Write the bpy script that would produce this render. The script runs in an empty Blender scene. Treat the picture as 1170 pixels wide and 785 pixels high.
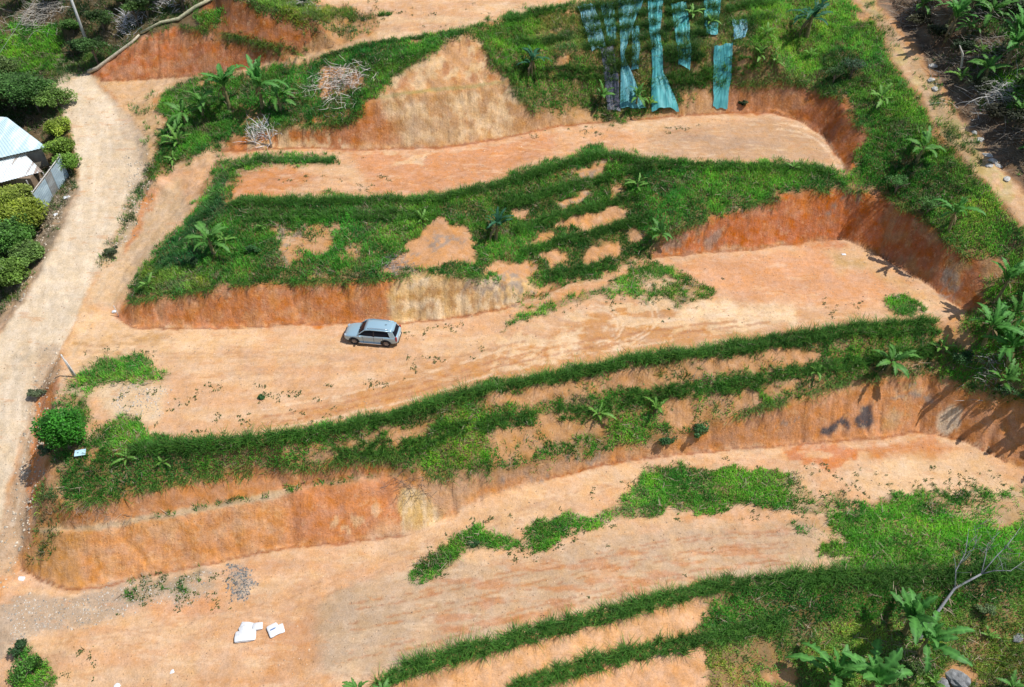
import bpy, bmesh, math, random, time
T_0 = time.time()
def tick(w): print('TICK', w, round(time.time()-T_0, 1))
import numpy as np
from mathutils import Vector, Matrix, geometry
random.seed(7); np.random.seed(7)
R = math.radians
S = bpy.context.scene
COL = S.collection
# ------------------------------------------------------------------ camera, sky, sun, exposure
FPX = 950.0; CX, CY = 585.0, 392.5
CAM = np.array([0.0, -50.0, 48.0]); PITCH = math.atan2(48.0, 50.0)
cam_d = bpy.data.cameras.new('camera'); cam = bpy.data.objects.new('camera', cam_d); COL.objects.link(cam)
cam.location = CAM; cam.rotation_euler = (math.pi/2 - PITCH, 0, 0)
cam_d.sensor_width = 36; cam_d.lens = 36*FPX/1170; cam_d.clip_start = 0.5; cam_d.clip_end = 3000
S.camera = cam
SUN_EL = 61
SUN_TO = Vector((0.66, -0.04, 0)).normalized()*math.cos(R(SUN_EL)) + Vector((0, 0, math.sin(R(SUN_EL))))
W = bpy.data.worlds.new('World'); S.world = W; W.use_nodes = True
nt = W.node_tree; bg = nt.nodes['Background']
sky = nt.nodes.new('ShaderNodeTexSky'); sky.sky_type = 'NISHITA'; sky.sun_disc = False
sky.sun_elevation = R(SUN_EL); sky.sun_rotation = math.atan2(SUN_TO.x, SUN_TO.y)
nt.links.new(sky.outputs[0], bg.inputs[0]); bg.inputs[1].default_value = 0.105
sd = bpy.data.lights.new('sun', 'SUN'); sd.energy = 4.4; sd.angle = R(0.5); sd.color = (1.0, 0.975, 0.93)
sun = bpy.data.objects.new('sun', sd); COL.objects.link(sun)
sun.rotation_euler = SUN_TO.to_track_quat('Z', 'Y').to_euler()
S.view_settings.view_transform = 'Standard'; S.view_settings.look = 'None'
S.view_settings.exposure = 0.2; S.view_settings.gamma = 1

# ------------------------------------------------------------------ measuring helpers
FWD = np.array([0, math.cos(PITCH), -math.sin(PITCH)]); UPV = np.array([0, math.sin(PITCH), math.cos(PITCH)])
def ray(px, py):
    return FWD + np.array([(px-CX)/FPX, 0, 0]) + UPV*((CY-py)/FPX)
def unp(px, py, z):
    d = ray(px, py); t = (z-CAM[2])/d[2]; return CAM + d*t
def project(P):
    q = P - CAM; dep = q@FWD
    dep = np.where(dep < 1, 1, dep)
    return CX + FPX*q[..., 0]/dep, CY - FPX*(q@UPV)/dep
def hash2(ix, iy, seed):
    h = (ix.astype(np.int64)*374761393 + iy.astype(np.int64)*668265263 + seed*974711) & 0x7fffffff
    h = ((h ^ (h >> 13))*1274126177) & 0x7fffffff
    h = ((h ^ (h >> 16))*461845907) & 0x7fffffff
    return (h % 65536)/65535.0
def vnoise(x, y, seed=0):
    ix = np.floor(x); iy = np.floor(y); fx = x-ix; fy = y-iy
    fx = fx*fx*(3-2*fx); fy = fy*fy*(3-2*fy)
    a = hash2(ix, iy, seed); b = hash2(ix+1, iy, seed); c = hash2(ix, iy+1, seed); d = hash2(ix+1, iy+1, seed)
    return (a*(1-fx)+b*fx)*(1-fy)+(c*(1-fx)+d*fx)*fy
def fbm(x, y, seed=0, o=4):
    s = 0; a = 1; t = 0
    for k in range(o):
        s = s + a*vnoise(x*2**k+17.3*k, y*2**k+5.1*k, seed+k); t += a; a *= .55
    return s/t
def sstep(a, b, x):
    t = np.clip((x-a)/(b-a), 0, 1); return t*t*(3-2*t)

# ------------------------------------------------------------------ survey lines: (column, row, elevation)
L = []
def line(pts): L.append(pts)
line([(102,85,6.2),(120,108,5.7),(143,133,5.1),(156,165,4.5),(163,200,3.7),(150,230,3),(132,270,2.2),(115,302,1.5),(95,345,.6),(75,399,-.3),(61,420,-.8),(45,450,-1.5),(30,500,-2.6),(14,550,-3.8),(8,590,-4.8),(0,650,-6),(-15,720,-7.2),(-40,800,-8.8)])
line([(58,92,6.0),(65,115,5.6),(80,150,5.0),(90,200,3.8),(88,225,3.3),(57,289,2),(35,329,1.1),(5,375,0),(-40,450,-1.5),(-90,560,-4),(-140,700,-7)])
line([(40,110,4.6),(55,160,3.8),(62,200,2.8),(50,245,1.9),(30,300,.8),(0,345,-.4),(-60,420,-2.4)])
line([(-60,90,4.0),(0,150,2.4),(0,240,1.0),(-10,320,-.8),(-90,380,-2.5)])
line([(-200,150,1),(-200,350,-3)])
# branch road up to the top terrace, and its red cut
line([(170,104,5.9),(200,98,6.4),(241,90,7.4),(313,78,9.2),(365,62,10.7),(434,46,12.0),(500,38,12.8),(536,33,13.2),(580,17,13.2),(620,6,13.3),(660,-8,13.5)])
line([(115,92,6.2),(190,89,6.6),(245,85,7.6),(285,76,8.7),(330,66,10.0),(395,49,11.6),(434,36,12.3),(430,20,12.8),(370,4,13.2),(330,-12,13.6)])
line([(102,82,6.5),(125,66,7.8),(150,52,9.2),(185,33,10.6),(202,30,10.8),(223,34,10.9),(256,40,10.9),(300,52,10.9),(340,60,10.9)])
line([(240,3,12.8),(262,22,12.2),(300,36,12.0),(350,42,11.9)])
line([(250,-8,14.2),(290,2,14.2),(330,12,13.9),(360,22,13.4)])
line([(0,80,5.5),(40,70,6.2),(80,62,6.9),(100,50,7.8)])
line([(0,30,8.0),(60,25,9.2),(120,15,10.6),(200,-5,12.6)])
line([(-80,-30,10),(60,-40,13),(180,-60,16)])
line([(300,-30,14),(450,-20,13.9),(600,-30,14)])
# terrace 1 with its big two-tier cut
line([(170,205,3.7),(200,190,4.4),(235,178,5.2),(250,171,5.4)])
line([(250,171,5.4),(280,170,5.5),(357,167,5.5),(421,170,5.5),(498,168,5.5),(560,159,5.5),(637,143,5.5),(700,138,5.5),(740,134,5.5),(770,133,5.5),(832,127,5.5),(882,127,5.5),(910,135,5.5),(939,152,5.5),(958,178,5.5),(964,198,5.5)])
line([(245,160,5.9),(285,152,6.6),(318,144,7.2),(370,144,7.3),(408,133,8.1),(421,117,9.2),(434,112,9.6)])
line([(434,113,9.5),(459,110,9.6),(511,105,9.7),(575,96,9.7)])
line([(436,108,9.7),(459,105,9.8),(511,100,9.9),(573,92,9.9)])
line([(439,95,10.5),(472,72,11.6),(511,44,13.1),(547,36,13.3),(557,59,12.0),(565,74,11.2),(588,87,10.2),(586,103,9.2),(611,128,7.2),(637,129,6.5),(668,123,6.4),(700,124,6.3),(740,126,6.1)])
line([(600,15,13.3),(700,-3,13.5),(830,-14,13.9),(900,-20,14.2)])
line([(592,60,11.6),(700,60,10.5),(800,58,10.7),(880,52,11.4)])
line([(770,125,6.2),(832,105,7.2),(840,101,7.5),(896,96,8.0),(939,99,8.3),(958,113,8.3),(966,132,8.0),(985,152,7.5),(978,180,6.5),(968,198,5.9)])
# left ramp and terrace 1 border
line([(205,222,3.6),(180,262,2.6),(150,300,1.5),(134,325,.8),(128,350,.25)])
line([(150,215,3.2),(168,230,3.0),(150,262,2.2),(128,302,1.3)])
line([(172,205,4.3),(185,180,5.0),(200,150,5.6),(195,120,6.1)])
line([(262,190,5.4),(258,215,5.2),(262,230,5.1),(280,231,5.3),(360,230,5.5),(440,227,5.5),(500,226,5.5),(547,213,5.5),(580,203,5.5),(600,198,5.5),(640,185,5.5),(683,174,5.5),(714,176,5.5),(740,185,5.5),(800,186,5.5),(850,188,5.5),(930,188,5.5),(962,196,5.5)])
line([(250,178,5.3),(240,195,4.7),(225,225,4.0),(200,265,3.0),(172,300,2.0),(152,328,1.3)])
# terrace 2: foot and crest of its cut
line([(134,361,0),(150,374,0),(187,375,0),(235,374,0),(300,373,0),(347,369,0),(440,369,0),(499,365,0),(534,361,0),(587,348,.05),(654,321,.2),(694,308,.3),(745,293,.4),(801,288,.5),(860,284,.6),(908,277,.7),(964,272,.8),(1005,290,.8),(1037,311,.9),(1066,328,1.0),(1094,348,1.0),(1105,362,1.0)])
line([(150,346,1.5),(187,340,2.3),(241,331,2.9),(300,323,3.3),(360,323,3.2),(430,321,3.2),(454,318,3.3),(510,316,3.2),(548,318,2.8),(590,330,1.3)])
line([(753,274,1.7),(801,256,2.8),(860,236,4.0),(891,228,4.4),(925,218,5.0),(967,218,5.0),(1009,226,5.0),(1052,250,4.9),(1080,278,4.4),(1108,296,3.8),(1122,328,2.7),(1119,350,1.9)])
line([(140,420,0),(187,440,0),(300,440,0),(500,420,0),(700,370,.2),(900,340,.6),(1040,345,.9)])
line([(70,425,.1),(63,450,0),(60,490,-.2),(58,530,-1.0),(50,568,-2.6)])
line([(51,440,-1.0),(42,490,-2.2),(36,530,-3.1),(30,578,-4.3),(24,620,-5.6)])
line([(75,500,-.1),(120,512,0),(171,512,0),(280,505,0),(360,493,0),(440,478,0),(494,460,0),(547,446,0),(580,440,0),(654,426,0),(720,411,.1),(787,404,.3),(840,398,.4),(925,384,.6),(967,377,.8),(1065,369,1.0),(1100,372,1.2)])
# terrace 3: berm, crest, foot
line([(55,572,-2.4),(80,584,-2.5),(120,572,-2.4),(150,564,-2.35),(195,553,-2.3),(230,545,-2.3),(300,538,-2.3),(360,534,-2.2),(408,527,-2.1),(450,520,-2.0)])
line([(45,602,-4.2),(70,604,-4.1),(107,601,-3.9),(150,591,-3.75),(214,582,-3.7),(246,575,-3.65),(280,570,-3.6),(333,557,-3.5),(376,550,-3.4),(440,540,-3.3),(455,539,-3.3)])
line([(45,607,-4.3),(70,609,-4.2),(107,606,-4.0),(150,596,-3.85),(214,587,-3.8),(246,580,-3.75),(280,575,-3.7),(333,563,-3.6),(376,555,-3.5),(440,545,-3.4),(470,552,-3.9)])
line([(24,651,-6.9),(48,664,-7),(80,672,-7),(120,669,-7),(160,659,-7),(227,646,-7),(300,630,-7),(347,623,-7),(432,615,-7),(462,610,-7),(483,603,-6.9),(521,588,-6.6),(560,565,-6.1),(627,546,-6),(688,530,-6),(753,520,-6),(787,515,-6),(860,511,-6),(939,504,-6),(1009,498,-6),(1043,492,-6),(1074,496,-6),(1094,501,-6),(1122,513,-6),(1150,527,-6),(1190,545,-6)])
line([(470,548,-3.7),(520,545,-3.9),(570,536,-3.9),(627,525,-4.3),(690,515,-4.9),(745,506,-4.8),(806,488,-4.0),(840,476,-3.4),(896,460,-2.6),(925,451,-2.3),(970,436,-1.9),(1009,432,-1.8),(1066,428,-1.7),(1094,440,-1.9),(1136,455,-2.3),(1170,468,-2.6),(1230,490,-3)])
line([(620,640,-7),(800,610,-7),(900,590,-6.8),(1050,560,-6.5)])
line([(30,740,-7.3),(150,740,-7.2),(300,740,-7.1),(400,700,-7)])
line([(-60,830,-9.2),(0,790,-8.2),(200,840,-7.8),(380,840,-7.5)])
line([(400,790,-7.1),(430,775,-7.1),(467,760,-7),(521,743,-7),(580,728,-7),(622,716,-7),(667,706,-7),(707,695,-7),(763,680,-7),(801,670,-7),(828,664,-7),(861,666,-7),(939,655,-6.9),(1009,655,-6.8),(1122,647,-6.6),(1200,642,-6.4)])
line([(500,830,-9.4),(576,787,-9.0),(640,770,-8.9),(688,754,-8.8),(763,738,-8.7),(860,717,-8.7),(960,705,-8.7),(1100,700,-8.6),(1200,695,-8.4)])
line([(700,880,-12.5),(900,810,-12.2),(1050,800,-12.0),(1250,790,-12)])
# ridge, footpath and the wooded slope on the right
line([(972,0,13.0),(1009,37,11.9),(1023,68,11.2),(1051,104,10.3),(1066,141,9.3),(1094,169,8.6),(1111,195,8.1),(1136,218,7.6),(1170,258,6.6),(1215,310,5.6)])
line([(995,0,13.0),(1035,48,12.0),(1066,85,10.9),(1085,118,10.1),(1108,149,9.2),(1128,180,8.5),(1155,205,7.9),(1195,250,6.8),(1240,300,5.8)])
line([(1012,-4,13.1),(1052,42,12.2),(1085,80,11.2),(1106,118,10.3),(1130,150,9.4),(1155,184,8.5),(1210,240,7.1)])
line([(1070,0,14.8),(1120,40,14.0),(1175,90,12.7),(1240,150,10.9)])
line([(1150,-30,17.5),(1260,60,15.5),(1330,180,11.5)])
line([(1120,300,4.0),(1170,300,5.0),(1230,340,4.4)])
line([(1110,370,1.5),(1150,360,2.6),(1220,400,2.2)])
line([(1150,430,-.4),(1230,450,-.2)])
TP = []; 
for pts in L:
    W3 = [unp(*p) for p in pts]
    for a, b in zip(W3[:-1], W3[1:]):
        n = max(1, int(np.linalg.norm((b-a)[:2])/0.9))
        for k in range(n): TP.append(a+(b-a)*k/n)
    TP.append(W3[-1])
for (x, y, z) in [(-90,-60,-14),(-60,-75,-16),(0,-75,-18),(60,-75,-18),(100,-60,-16),(110,-10,0),(115,30,12),(120,70,26),(80,90,30),(30,95,24),(-20,95,22),(-60,90,20),(-100,70,12),(-95,30,0),(-90,0,-6),
                  (300,0,10),(300,-200,-40),(0,-200,-45),(-300,-200,-40),(-300,0,-10),(-300,300,60),(0,300,80),(300,300,90),(0,-45,-14),(40,-45,-14.5),(-35,-45,-12)]:
    TP.append(np.array([x, y, z], float))
TP = np.array(TP)
key = np.unique(np.round(TP[:, :2]/0.25).astype(int), axis=0, return_index=True)[1]
TP = TP[key]
vo, eo, fo, ov, oe, of = geometry.delaunay_2d_cdt([Vector((p[0], p[1])) for p in TP], [], [], 0, 1e-4)
VZ = np.array([TP[o[0]][2] if o else 0 for o in ov]); VX = np.array([v[:] for v in vo])
def axis(lo, hi, step, far_lo, far_hi):
    c = list(np.arange(lo, hi, step)); s = step; v = c[-1]
    while v < far_hi: s = min(s*1.25, 14); v += s; c.append(v)
    s = step; v = lo; f = []
    while v > far_lo: s = min(s*1.25, 14); v -= s; f.append(v)
    return np.array(f[::-1]+c)
STEP = 0.155
GX = axis(-60, 66, STEP, -290, 290); GY = axis(-36, 52, STEP, -190, 290)
NX, NY = len(GX), len(GY)
Z = np.zeros((NY, NX)); 
for f in fo:
    (x0, y0), (x1, y1), (x2, y2) = VX[f[0]], VX[f[1]], VX[f[2]]
    i0, i1 = np.searchsorted(GX, [min(x0, x1, x2)-1e-9, max(x0, x1, x2)+1e-9]); j0, j1 = np.searchsorted(GY, [min(y0, y1, y2)-1e-9, max(y0, y1, y2)+1e-9])
    if i0 >= i1 or j0 >= j1: continue
    den = (y1-y2)*(x0-x2)+(x2-x1)*(y0-y2)
    if abs(den) < 1e-12: continue
    xx, yy = np.meshgrid(GX[i0:i1], GY[j0:j1])
    a = ((y1-y2)*(xx-x2)+(x2-x1)*(yy-y2))/den; b = ((y2-y0)*(xx-x2)+(x0-x2)*(yy-y2))/den; c = 1-a-b
    m = (a >= -1e-6) & (b >= -1e-6) & (c >= -1e-6)
    zz = a*VZ[f[0]]+b*VZ[f[1]]+c*VZ[f[2]]
    Z[j0:j1, i0:i1][m] = zz[m]
for k in range(3):
    Zp = np.pad(Z, 1, mode='edge')
    Z = (Zp[1:-1, 1:-1]*2+Zp[:-2, 1:-1]+Zp[2:, 1:-1]+Zp[1:-1, :-2]+Zp[1:-1, 2:])/6
XX, YY = np.meshgrid(GX, GY)
gy_, gx_ = np.gradient(Z, GY, GX); SL = np.hypot(gx_, gy_)
bankm = sstep(.75, 1.3, SL); mid = sstep(.12, .5, SL)
Z += (fbm(XX/6, YY/6, 3)-.5)*(.10+.4*mid) + (fbm(XX/1.1, YY/1.1, 9)-.5)*(.06+.28*mid*(1-.75*bankm))
# machine-cut grooves and rain rills running down the banks
Z -= bankm*(.22*(fbm(XX*.55+YY*.25, YY*.35, 21, 3)-.5)*1.6 + .07*np.abs(vnoise(XX*2.3, YY*.3, 33)-.5)*2)
rg = 1-np.abs(2*vnoise(XX*.62+.4*fbm(YY*.8, XX*.3, 45, 2), YY*.22, 43)-1); Z -= bankm*.34*rg**7*sstep(.35, .6, vnoise(XX*.17, YY*.17, 44))
rg = 1-np.abs(2*fbm(XX*.9, YY*.9, 46, 3)-1); Z += bankm*.16*(rg-.7)
Z += (vnoise(XX*2.3, YY*2.3, 41)-.5)*.03 + (1-bankm)*mid*.18*(vnoise(XX*1.7, YY*1.7, 51)-.5)
def hz(x, y):
    x = np.asarray(x, float); y = np.asarray(y, float)
    i = np.clip(np.searchsorted(GX, x)-1, 0, NX-2); j = np.clip(np.searchsorted(GY, y)-1, 0, NY-2)
    u = (x-GX[i])/(GX[i+1]-GX[i]); v = (y-GY[j])/(GY[j+1]-GY[j])
    return (Z[j, i]*(1-u)+Z[j, i+1]*u)*(1-v)+(Z[j+1, i]*(1-u)+Z[j+1, i+1]*u)*v
def hit(px, py):
    d = ray(px, py); t = np.arange(45, 160, .12); P = CAM+d*t[:, None]
    k = int(np.argmax(P[:, 2] < hz(P[:, 0], P[:, 1])))
    return Vector(P[k]) if k else Vector(unp(px, py, 0))
def on(x, y, dz=0): return Vector((x, y, float(hz(x, y))+dz))

tick('-- soil and plant maps')
# ------------------------------------------------------------------ soil and plant maps (surveyed outlines)
MG = 140; MW, MH = 1170+2*MG, 785+2*MG
mx, my = np.meshgrid(np.arange(MW)-MG+0., np.arange(MH)-MG+0.)
WX = (fbm(mx/26, my/20, 61)-.5)*26 + (fbm(mx/6, my/5, 71, 2)-.5)*8; WY = (fbm(mx/26, my/20, 62)-.5)*22 + (fbm(mx/6, my/5, 72, 2)-.5)*7
mx = mx.astype(np.float32); my = my.astype(np.float32); WX = WX.astype(np.float32); WY = WY.astype(np.float32)
def lmask(poly, feather=2.0, warp=.5):
    """soft mask of one outline, with the window of the map it covers"""
    P = np.array(poly, np.float32); ex = 18*warp+feather+3
    x0, y0 = P.min(0)-ex; x1, y1 = P.max(0)+ex
    i0, i1 = int(max(0, x0+MG)), int(min(MW, x1+MG)); j0, j1 = int(max(0, y0+MG)), int(min(MH, y1+MG))
    if i0 >= i1 or j0 >= j1: return None
    w = (slice(j0, j1), slice(i0, i1))
    x = mx[w]+WX[w]*np.float32(warp); y = my[w]+WY[w]*np.float32(warp)
    dist = np.full(x.shape, 1e9, np.float32); ins = np.zeros(x.shape, bool); n = len(P)
    for k in range(n):
        (ax, ay), (bx, by) = P[k], P[(k+1) % n]; dx, dy = bx-ax, by-ay
        # only pixels near this side need its distance
        q0, q1 = int(max(0, min(ax, bx)-ex+MG-i0)), int(min(i1-i0, max(ax, bx)+ex+MG-i0)+1); r0, r1 = int(max(0, min(ay, by)-ex+MG-j0)), int(min(j1-j0, max(ay, by)+ex+MG-j0)+1)
        if q0 < q1 and r0 < r1:
            u = (slice(r0, r1), slice(q0, q1)); t = np.clip(((x[u]-ax)*dx+(y[u]-ay)*dy)/(dx*dx+dy*dy+1e-9), 0, 1)
            dist[u] = np.minimum(dist[u], (x[u]-ax-t*dx)**2+(y[u]-ay-t*dy)**2)
        if ay != by:
            r0, r1 = int(max(0, min(ay, by)-ex+MG-j0)), int(min(j1-j0, max(ay, by)+ex+MG-j0)+1)
            if r0 < r1:
                u = (slice(r0, r1), slice(None)); ins[u] ^= ((ay > y[u]) != (by > y[u])) & (x[u] < (bx-ax)*(y[u]-ay)/(by-ay)+ax)
    d = np.sqrt(dist); return w, sstep(-feather, feather, np.where(ins, d, -d)).astype(np.float32)
def pmask(poly, feather=2.0, warp=.5):
    out = np.zeros((MH, MW), np.float32); r = lmask(poly, feather, warp)
    if r: out[r[0]] = r[1]
    return out
PEACH=(.575,.36,.21); CREAM=(.65,.465,.285); ROAD=(.615,.51,.37); ORANGE=(.56,.24,.10); RED=(.46,.18,.08)
TAN=(.50,.34,.205); GRAVEL=(.40,.32,.235); OCHRE=(.58,.36,.14); BROWN=(.22,.135,.08); CHAR=(.085,.08,.085); PINK=(.60,.34,.19); GREYT=(.45,.36,.27)
cmap = np.ones((MH, MW, 3), np.float32)*np.array((.52,.29,.145), np.float32)
def paint(poly, col, s=1, feather=2, warp=.6, noise=None):
    r = lmask(poly, feather, warp)
    if not r: return
    w, m = r; m = m*s
    if noise is not None:
        fx, fy, lo, hi, seed = noise
        m = m*sstep(lo, hi, fbm(mx[w]/fx, my[w]/fy, seed))
    m = m[..., None].astype(np.float32); cmap[w] = cmap[w]*(1-m)+np.array(col, np.float32)*m
CH = (-130, 925)
T0 = [(430,22),(434,46),(500,38),(536,33),(580,17),(660,4),(800,-30),(330,-30),(360,3),(425,12)]
BRANCH = [(100,84),(115,91),(190,88),(245,84),(320,66),(395,49),(434,36),(436,46),(365,63),(313,79),(241,91),(200,99),(175,112),(185,150),(165,205),(150,170),(130,110)]
T1 = [(160,215),(200,190),(240,172),(280,170),(357,167),(421,170),(498,168),(560,159),(637,143),(700,138),(770,133),(832,127),(882,127),(910,135),(939,152),(958,178),(966,200),(930,188),(850,188),(740,185),(714,176),(683,174),(640,185),(600,198),(547,213),(500,226),(440,227),(360,230),(262,230),(262,190),(250,180),(225,225),(200,265),(152,328),(134,361),(100,345),(115,302),(132,285),(160,240)]
T2 = [(95,345),(134,361),(150,374),(300,373),(440,369),(534,361),(587,348),(654,321),(745,293),(860,284),(964,272),(1037,311),(1094,348),(1105,362),(1065,369),(925,384),(787,404),(720,411),(654,426),(547,446),(440,478),(360,493),(280,505),(171,512),(120,512),(60,490),(63,430),(75,399)]
T3 = [(24,652),(48,664),(80,672),(160,659),(227,646),(300,630),(432,615),(483,603),(560,565),(627,546),(753,520),(860,511),(1009,498),(1074,496),(1122,513),(1190,545),(1330,600),(1330,640),(1122,647),(939,655),(861,666),(763,680),(667,706),(580,728),(467,760),(400,790),(380,925),(-130,925),(-30,780),(5,670)]
ROADP = [(58,90),(80,84),(102,85),(120,108),(143,133),(156,165),(162,200),(150,230),(130,265),(115,302),(95,345),(70,399),(55,420),(40,450),(26,500),(10,550),(2,600),(-10,660),(-40,800),(-80,925),(-139,925),(-139,520),(-40,450),(5,375),(35,329),(57,289),(88,225),(92,200),(80,150),(65,115)]
PATH = [(972,-10),(1009,37),(1023,68),(1051,104),(1066,141),(1094,169),(1111,195),(1136,218),(1170,258),(1240,340),(1260,320),(1195,250),(1155,205),(1128,180),(1108,149),(1080,118),(1060,85),(1030,48),(992,-10)]
B1 = [(250,170),(285,152),(318,144),(370,144),(408,133),(430,112),(439,95),(472,72),(511,44),(547,34),(557,59),(565,74),(588,87),(586,103),(611,128),(637,129),(668,123),(740,126),(770,125),(832,105),(896,96),(939,99),(958,113),(985,152),(978,180),(966,200),(958,178),(939,152),(910,135),(882,127),(832,127),(770,133),(740,134),(637,143),(560,159),(498,168),(421,170),(280,171)]
B2 = [(134,361),(148,344),(187,338),(241,329),(300,321),(360,321),(454,316),(510,314),(548,316),(590,326),(600,345),(534,361),(440,369),(300,373),(150,375)]
B2R = [(745,293),(753,272),(801,254),(860,234),(925,216),(967,216),(1009,224),(1052,248),(1080,276),(1108,294),(1125,328),(1120,352),(1105,362),(1094,348),(1037,311),(1005,290),(964,272),(908,277),(801,288)]
B3 = [(24,652),(40,600),(50,570),(80,584),(150,563),(230,544),(300,536),(408,525),(455,538),(520,545),(570,536),(690,515),(745,506),(806,488),(840,476),(896,460),(925,451),(970,436),(1066,428),(1136,455),(1230,490),(1230,570),(1150,527),(1094,501),(1043,492),(939,504),(787,515),(688,530),(627,546),(560,565),(521,588),(483,603),(432,615),(300,630),(160,659),(80,672),(48,664)]
BTL = [(104,86),(125,66),(150,52),(185,33),(205,30),(256,41),(300,54),(345,62),(285,77),(245,85),(190,89),(115,92)]
FX = lambda s: (70, 9, .42, .62, s)
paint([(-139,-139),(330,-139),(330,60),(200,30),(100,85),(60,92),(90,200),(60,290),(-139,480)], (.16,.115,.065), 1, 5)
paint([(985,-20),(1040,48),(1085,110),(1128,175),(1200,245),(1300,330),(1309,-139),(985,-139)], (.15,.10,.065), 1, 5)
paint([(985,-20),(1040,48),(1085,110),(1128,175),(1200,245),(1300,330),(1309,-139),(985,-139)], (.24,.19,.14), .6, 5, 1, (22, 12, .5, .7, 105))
paint(T0, PEACH); paint(T0, CREAM, .8, noise=(60,8,.45,.65,101))
paint(BRANCH, (.56,.37,.21)); 
paint(BTL, (.50,.19,.085)); paint(BTL, (.54,.28,.15), .6, noise=(24,9,.45,.6,102)); paint(BTL, (.28,.11,.06), .6, noise=(14,14,.55,.7,103))
paint([(236,-5),(262,0),(330,14),(372,34),(330,62),(300,52),(262,40),(225,32)], (.42,.17,.075))
paint(T1, PEACH); paint(T1, CREAM, .5, noise=(44,12,.42,.62,104)); paint(T1, PINK, .5, noise=(50,12,.5,.6,106))
paint([(262,190),(330,190),(360,205),(320,229),(262,229)], (.52,.25,.12), .9, 6)
paint([(400,172),(480,168),(560,160),(640,150),(640,175),(560,205),(500,222),(430,225),(420,200)], (.54,.27,.14), .85, 8)
paint([(440,172),(500,172),(490,190),(440,186)], CREAM, .8, 2, 1.2, (14,6,.48,.55,107))
paint([(740,150),(880,130),(940,160),(955,185),(740,183)], (.47,.31,.19), .8, 8); paint([(760,160),(850,150),(900,170),(760,178)], (.38,.27,.19), .5, 6, 1, (60,8,.5,.6,108))
paint([(640,146),(720,140),(740,170),(640,180)], PINK, .6, 8)
paint([(100,345),(115,302),(132,285),(160,240),(205,205),(215,230),(152,328),(130,350)], (.55,.40,.25), .9, 6)
paint([(165,225),(180,215),(150,285),(142,290)], ORANGE, .8, 3)
# big bank 1
paint(B1, (.50,.30,.15)); paint([(250,172),(285,150),(420,118),(425,140),(405,170)], (.50,.21,.09), 1, 5)
paint([(430,112),(439,95),(472,72),(511,44),(547,34),(565,74),(588,90),(575,98),(459,112)], (.56,.33,.17), 1, 3)
paint(B1[:14]+[(611,128),(560,159),(421,170)], (.66,.47,.27), .85, 3, .5, (12,14,.5,.6,110)); paint([(430,115),(600,98),(600,150),(430,168)], (.68,.50,.30), .8, 4, .8, (18,16,.48,.56,111))
paint([(430,115),(600,98),(600,150),(430,168)], (.40,.24,.12), .5, 4, .8, (14,18,.54,.62,112)); paint([(480,60),(560,50),(575,95),(440,100)], (.42,.20,.10), .7, 4, .8, (10,16,.58,.66,113))
paint([(400,120),(434,112),(460,165),(400,168)], (.48,.20,.085), .8, 8)
paint([(434,108),(575,92),(578,96),(434,112)], (.36,.29,.13), .8, 1, .2)
paint([(832,100),(896,94),(958,110),(990,152),(972,200),(940,152),(900,130),(832,127)], (.44,.17,.075), 1, 4); paint([(832,100),(896,94),(930,115),(900,130),(832,127)], (.52,.26,.13), .8, 6)
# terrace 2
paint(T2, PEACH); paint(T2, CREAM, .45, noise=(50,18,.45,.6,120)); paint(T2, (.55,.32,.18), .35, noise=(60,14,.52,.64,121))
paint([(95,345),(134,365),(300,376),(300,392),(180,410),(75,430),(75,399)], (.66,.46,.27), .8, 8)
paint([(470,420),(600,392),(720,345),(820,352),(900,372),(780,398),(640,424),(500,452),(380,485),(200,500),(350,470)], (.50,.27,.125), .85, 7, 1.2)
paint([(540,400),(640,372),(740,340),(860,345),(930,360),(800,378),(640,410)], CREAM, .9, 3, 1.5, (34,10,.5,.57,122))
paint([(620,385),(668,380),(672,402),(625,410)], CREAM, .9, 3, 1.5, (16,8,.42,.5,123)); paint([(560,405),(620,395),(615,420),(560,425)], CREAM, .8, 3, 1.5, (16,6,.44,.52,124))
paint([(800,345),(905,350),(910,370),(840,376),(780,360)], (.74,.56,.36), .8, 6, 1.2)
paint([(760,296),(900,285),(1000,290),(1050,330),(1000,350),(850,345),(760,320)], (.60,.32,.175), .8, 12)
paint([(940,285),(990,288),(1040,330),(1085,352),(1050,345),(990,310),(960,312),(950,295)], (.62,.43,.23), .6, 6); paint([(955,292),(990,300),(985,308),(958,303)], (.44,.30,.14), .7, 4)
paint([(911,277),(960,272),(970,285),(930,287)], (.52,.22,.10), .7, 3); paint([(840,385),(900,375),(1000,368),(1000,372),(900,385),(840,392)], (.42,.22,.11), .6, 4)
paint([(560,360),(640,330),(745,297),(760,300),(700,325),(640,345),(590,362)], (.56,.30,.15), .7, 5)
paint([(105,440),(150,435),(190,440),(180,480),(130,480)], (.60,.46,.30), .9, 6)
paint([(64,391),(150,383),(200,384),(190,393),(70,400)], (.44,.27,.13), .7, 3, 1.2, (18,4,.45,.55,125))
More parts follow.
